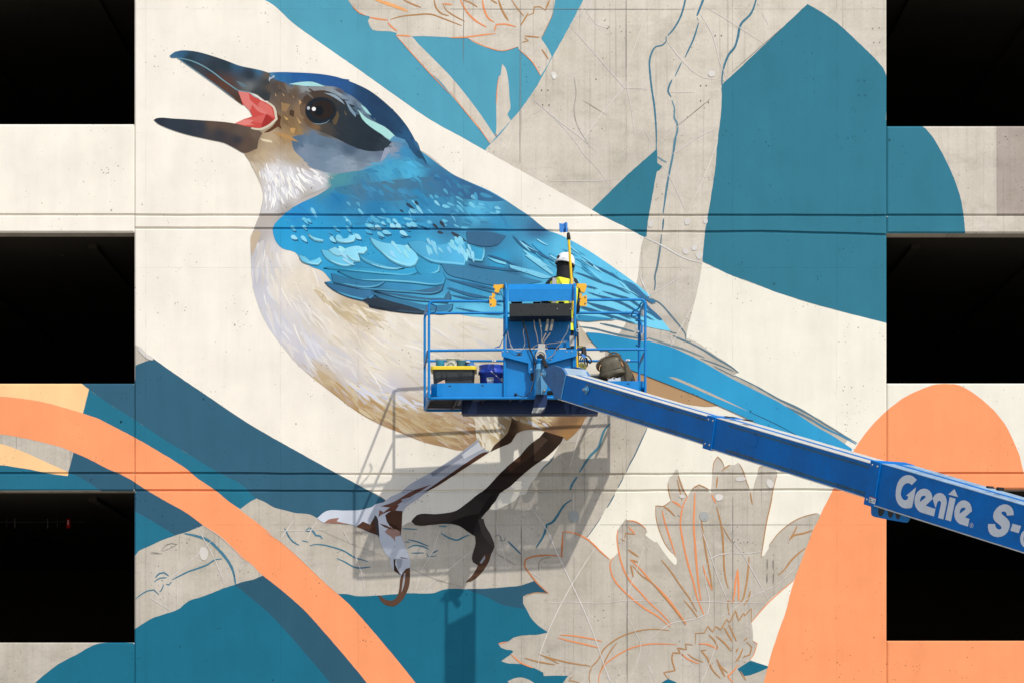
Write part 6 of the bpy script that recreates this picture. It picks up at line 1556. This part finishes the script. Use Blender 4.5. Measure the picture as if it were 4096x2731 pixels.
strap('clip', 'Z2 1580 160 1575 220 1590 270 1605 230 1600 170', dn(2311) + .02, .005, RUBBER, KR)
# yellow extension pole with a lump of blue tape
YP = simple('yellow_fibreglass', 'f0c818', .35, k=.85, wear=.08, scale=12)
pt, pm = W(2275, 958, 1.25), W(2306, 1420, 1.32)
dirp = (pm - pt).normalized()
foot = pt + dirp * ((FZ - pt.z) / dirp.z)
EP = thing('extension_pole', foot, 'yellow extension pole standing behind the console with blue tape on its tip', 'pole')
MB().tube([foot, pt], .0148, 14).build('pole_shaft', YP, EP)
MB().lathe(pt - dirp * (-.005), -dirp, [(.0005, 0), (.021, 0), (.022, .03), (.017, .075), (.015, .08), (.0005, .081)], 16).build('pole_collar', RUBBER, EP)
MB().tube([pt - dirp * .07, pt - dirp * .13], .008, 10).build('pole_tip', GREYP, EP)
tp = MB()
rt_ = random.Random(5)
for poly, d in (('C 1405 82 1440 85 1447 160 1425 175 1410 150', 1.26), ('C 1435 90 1465 75 1475 165 1450 172 1435 150', 1.23), ('C 1463 72 1482 72 1488 160 1475 168', 1.27), ('C 1415 100 1485 80 1485 120 1425 150', 1.25)):
    pts = P(poly)
    tp.loft([[W(x + rt_.uniform(-1, 1), y + rt_.uniform(-1, 1), d + dd) for x, y in pts] for dd in (.012, -.012)], False)
tp.build('tape_lump', blt, EP)
MB().prism([W(x, y, 1.27 + .004) for x, y in P('C 1483 355 1496 355 1500 445 1488 445')], (0, .002, 0)).build('pole_label', WHITE, EP)

# ------------------------------------------------------------------ the painter, back to the camera, working at the wall
PD = 0.93
px0 = W(2250, 0, PD).x
PZ = FZ
hs = 1.75
PE = thing('person', (px0, -PD, PZ), 'person in a white helmet, black hood and yellow hi vis vest facing the wall', 'person')
dkc = simple('dark_work_clothes', '1f2530', .85, k=.8, wear=.2, scale=20)
skin_v = [(0, 0, .98), (0, .0, 1.12), (.005, -.005, 1.28), (.01, -.01, 1.42), (.015, .01, 1.50), (.02, .03, 1.60), (.02, .045, 1.68),
          (-.10, 0, .95), (-.115, .02, .50), (-.12, 0, .09), (-.12, .14, .045),
          (.10, 0, .95), (.125, .03, .50), (.13, 0, .09), (.13, .14, .045),
          (-.12, 0, 1.41), (-.165, .00, 1.37), (-.205, .07, 1.14), (-.17, .30, 1.20), (-.16, .36, 1.22),
          (.12, 0, 1.41), (.15, .05, 1.35), (.155, .14, 1.12), (.16, .30, 1.14), (.15, .36, 1.16)]
skin_e = [(0, 1), (1, 2), (2, 3), (3, 4), (4, 5), (5, 6), (0, 7), (7, 8), (8, 9), (9, 10), (0, 11), (11, 12), (12, 13), (13, 14), (3, 15), (15, 16), (16, 17), (17, 18), (18, 19), (3, 20), (20, 21), (21, 22), (22, 23), (23, 24)]
skin_r = [(.15, .11), (.14, .105), (.15, .11), (.13, .10), (.062, .062), (.082, .095), (.075, .09),
          (.095, .10), (.068, .07), (.05, .055), (.045, .04), (.095, .10), (.068, .07), (.05, .055), (.045, .04),
          (.085, .085), (.068, .068), (.052, .052), (.036, .036), (.034, .03), (.085, .085), (.068, .068), (.052, .052), (.036, .036), (.034, .03)]
me = bpy.data.meshes.new('body')
me.from_pydata([(px0 + x, -PD + y, PZ + z * .972) for x, y, z in skin_v], skin_e, [])
body = bpy.data.objects.new('body', me)
COL.objects.link(body)
me.materials.append(dkc)
md = body.modifiers.new('skin', 'SKIN')
for i, r_ in enumerate(skin_r): me.skin_vertices[0].data[i].radius = r_
me.skin_vertices[0].data[0].use_root = True
md.use_smooth_shade = True
sd = body.modifiers.new('sub', 'SUBSURF'); sd.levels = 2; sd.render_levels = 2
body.parent = PE
body.matrix_parent_inverse = Matrix.Translation(-PE.location)
skn = simple('skin', 'b98a6e', .6, k=.8)
def pt_(x, y, z): return Vector((px0 + x, -PD + y, PZ + z * .972))
# face under the hood (turned to the wall): nose, mouth, eyes
fc = MB().lathe(pt_(.02, .115, 1.615), (0, 1, 0), [(.062, -.03), (.058, 0), (.04, .022), (.0005, .028)], 16)
fo_ = fc.build('face', skn, PE)
MB().prism([pt_(.012, .135, 1.60), pt_(.028, .135, 1.60), pt_(.02, .135, 1.645)], (0, .022, 0)).build('nose', skn, fo_)
for s in (-1, 1): MB().lathe(pt_(.02 + s * .026, .128, 1.642), (0, 1, 0), [(.009, 0), (.006, .006), (.0005, .008)], 10).build('eye', INK, fo_)
MB().box(pt_(.02, .140, 1.578), (.036, .006, .008)).build('mouth', REDV, fo_)
# hands: palm, four fingers, thumb; the right one round a brush handle
gl = simple('dark_work_glove', '3a3a3c', .8, k=.8)
def hand(o, s):
    m_ = MB()
    m_.loft([[o + Vector((s * a, yy, b)) for a, b in ((-.040, -.012), (.040, -.012), (.040, .014), (-.040, .014))] for yy in (-.03, .0, .055)], False)
    pm_ = m_.build('hand', gl, PE, bevel=.008)
    for k, (fx, L) in enumerate(((-.031, .070), (-.010, .078), (.011, .073), (.031, .058))):
        b0 = o + Vector((s * fx, .05, .002))
        MB().tube([b0, b0 + Vector((0, L * .5, .004)), b0 + Vector((0, L * .72, -.016)), b0 + Vector((0, L * .62, -.036))], [.0095, .009, .0085, .006], 8).build('finger', gl, pm_)
    t0 = o + Vector((s * -.036, .0, -.002))
    MB().tube([t0, t0 + Vector((s * -.022, .03, -.012)), t0 + Vector((s * -.012, .055, -.028))], [.012, .0105, .007], 8).build('thumb', gl, pm_)
hand(pt_(-.155, .38, 1.225), 1)
hand(pt_(.145, .38, 1.165), -1)
# hood and helmet
hd_c = pt_(.028, .03, 1.60)
rings = []
for z, rx, ry, oy in ((1.462, .108, .088, -.004), (1.475, .102, .088, -.004), (1.50, .098, .092, .002), (1.54, .096, .098, .02), (1.58, .091, .108, .03), (1.63, .096, .115, .034), (1.67, .092, .11, .034), (1.70, .06, .08, .034)):
    rings.append([pt_(.026 + rx * math.cos(a), oy + ry * math.sin(a) * (0.80 if math.sin(a) > 0 else 1), z + .006 * math.sin(3 * a)) for a in [2 * math.pi * i / 24 for i in range(24)]])
hoodm = simple('black_hood_cloth', '16181d', .8, k=.8, wear=.3, scale=18)
MB().loft(rings).build('hood', hoodm, PE)
wh = simple('white_helmet_shell', 'eceef0', .3, k=.92, wear=.03, scale=12, spec=.5)
hc = pt_(.028, .035, 1.655)
tilt = Matrix.Rotation(R(-6), 3, 'X') @ Matrix.Rotation(R(10), 3, 'Y')
def hr(rx, ry, z, oy=0):
    return [hc + tilt @ Vector((rx * math.cos(a), ry * math.sin(a) + oy, z)) for a in [2 * math.pi * i / 28 for i in range(28)]]
hel = MB().loft([hr(.112, .142, .000), hr(.117, .148, -.010), hr(.113, .142, .012), hr(.110, .138, .03), hr(.104, .130, .06), hr(.090, .112, .09), hr(.066, .082, .112), hr(.034, .042, .123), hr(.004, .005, .126)], True).build('helmet', wh, PE)
MB().loft([hr(.109, .139, -.012), hr(.100, .130, -.004), hr(.100, .13, .02)], True, False).build('helmet_lining', hoodm, hel)
gm2 = simple('grey_helmet_sticker', 'd3d5d8', .4)
a0 = [R(250 + 6 * i) for i in range(7)]
MB().add([hc + tilt @ Vector((.1135 * math.cos(a), .1425 * math.sin(a), z)) for a in a0 for z in (.012, .034)], [(2 * i, 2 * i + 2, 2 * i + 3, 2 * i + 1) for i in range(6)]).build('helmet_sticker', gm2, hel)
MB().lathe(hc + tilt @ Vector((-.085, -.085, .045)), tilt @ Vector((-.7, -.7, .25)), [(.022, 0), (.020, .006), (.012, .007), (.011, .002), (.0005, .002)], 14).build('ear_clip', INK, hel)
MB().tube([hc + tilt @ Vector((.112, -.03, -.005)), hc + tilt @ Vector((.11, -.02, -.06)), hc + tilt @ Vector((.085, .03, -.12))], .006, 8).build('chin_strap', hoodm, hel)
# vest with reflective tape and orange-edged seams
vest = simple('hi_vis_yellow_cloth', 'e6f23a', .7, k=.95, wear=.05, scale=14)
def vr(rx, ry, z, oy=0.0, ox=0.004):
    rx *= .86
    return [pt_(ox + math.copysign(abs(math.cos(a)) ** .8, math.cos(a)) * rx, oy + math.copysign(abs(math.sin(a)) ** .8, math.sin(a)) * ry, z + .008 * math.sin(2 * a)) for a in [2 * math.pi * i / 32 for i in range(32)]]
vs_ = MB().loft([vr(.172, .145, .86), vr(.168, .142, 1.0), vr(.180, .148, 1.15), vr(.200, .150, 1.28), vr(.205, .145, 1.36), vr(.180, .128, 1.42), vr(.125, .105, 1.462), vr(.085, .085, 1.475)], True, False)
vo = vs_.build('vest', vest, PE)
slv = simple('silver_reflective_tape', '9c9c9e', .35, k=.9, wear=.05)
def vband(z0, z1, k=1.012):
    return MB().loft([vr(.176 * k, .149 * k, z0), vr(.182 * k, .151 * k, z1)], True, False).build('reflective_tape', slv, vo)
vband(.95, 1.0)
vband(1.10, 1.15)
for x0 in (-.095, .105):
    vs2, fs2 = [], []
    for i, (y, z) in enumerate(((-.154, 1.16), (-.158, 1.28), (-.154, 1.36), (-.140, 1.415), (-.112, 1.452), (-.05, 1.474), (.02, 1.474))):
        k = max(0.55, 1 - max(0, z - 1.36) * 2.2)
        vs2 += [pt_(x0 - .026 * k, y - .002, z + .004), pt_(x0 + .026 * k, y - .002, z + .006)]
    for i in range(6): fs2.append((2 * i, 2 * i + 1, 2 * i + 3, 2 * i + 2))
    MB().add(vs2, fs2).build('reflective_tape', slv, vo)
sm2 = simple('amber_vest_seam', 'd8b81f', .7)
for x0 in (-.040, .072):
    MB().tube([pt_(x0 + .012 * i, y, z) for i, (y, z) in enumerate(((-.155, 1.20), (-.158, 1.30), (-.152, 1.37), (-.128, 1.43), (-.09, 1.466)))], .004, 6).build('vest_seam', sm2, vo)

# ------------------------------------------------------------------ things deep in the dark openings
DR = simple('red_lens', 'c01818', .3, k=.8)
def deep(px, py, y):
    f = (D + y) / D
    return Vector(((px - 2048) * S * f, y, CAMZ + (HZ - py) * S * f))
c = deep(183, 1099, 3.2)
rl = thing('ceiling_alarm', c, 'small red alarm lamp hanging in the dark middle left opening', 'lamp')
MB().lathe(c, (0, -1, 0), [(.0005, .03), (.05, .025), (.058, 0), (.05, -.04), (.0005, -.045)], 14).build('alarm_body', DR, rl)
for s in (-1, 1): MB().lathe(c + Vector((s * .05, -.02, -.02)), (0, -1, 0), [(.012, 0), (.008, .01), (.0005, .012)], 8).build('lens', WHITE, rl)
zc = W(0, 931).z
MB().tube([c + Vector((0, 0, .05)), Vector((c.x, c.y, W(0, 932).z))], .006, 6).build('alarm_rod', BLACK, rl)
c = deep(251, 1001, 1.5)
sp_ = thing('sprinkler', c, 'small pale sprinkler fitting under the ceiling of the middle left opening', 'sprinkler')
MB().lathe(c, (0, 0, 1), [(.0005, -.02), (.02, -.02), (.012, 0), (.010, .03), (.006, .05), (.006, W(0, 932).z - c.z)], 10).build('sprinkler_head', STEEL, sp_)
a, b_ = deep(-200, 2087, 2.6), deep(345, 2085, 2.6)
pi_ = thing('pipe', (a + b_) / 2, 'thin pipe with pale brackets and a red valve in the lower left opening', 'pipe')
MB().tube([a, b_], .010, 8).build('pipe_run', BLACK, pi_)
DIM = simple('dusty_grey_fitting', '5d5c58', .7, k=.5)
for px, h_, mt in ((28, .10, BLACK), (60, .13, DIM), (191, .13, DIM), (230, .10, BLACK)):
    q = deep(px, 2092, 2.58)
    MB().box(q, (.014, .03, h_)).build('pipe_bracket', mt, pi_, bevel=.004)
q = deep(274, 2092, 2.57)
MB().lathe(q - Vector((0, 0, .06)), (0, 0, 1), [(.0005, 0), (.026, 0), (.026, .12), (.0005, .121)], 14).build('valve', DR, pi_)
MB().box(q + Vector((0, -.027, .01)), (.008, .004, .05)).build('valve_label', WHITE, pi_)
for px in (28, 230):
    t_ = deep(px, 2087, 2.6)
    MB().tube([t_, Vector((t_.x, t_.y, W(0, 1962).z - .002))], .004, 6).build('pipe_hanger', BLACK, pi_)
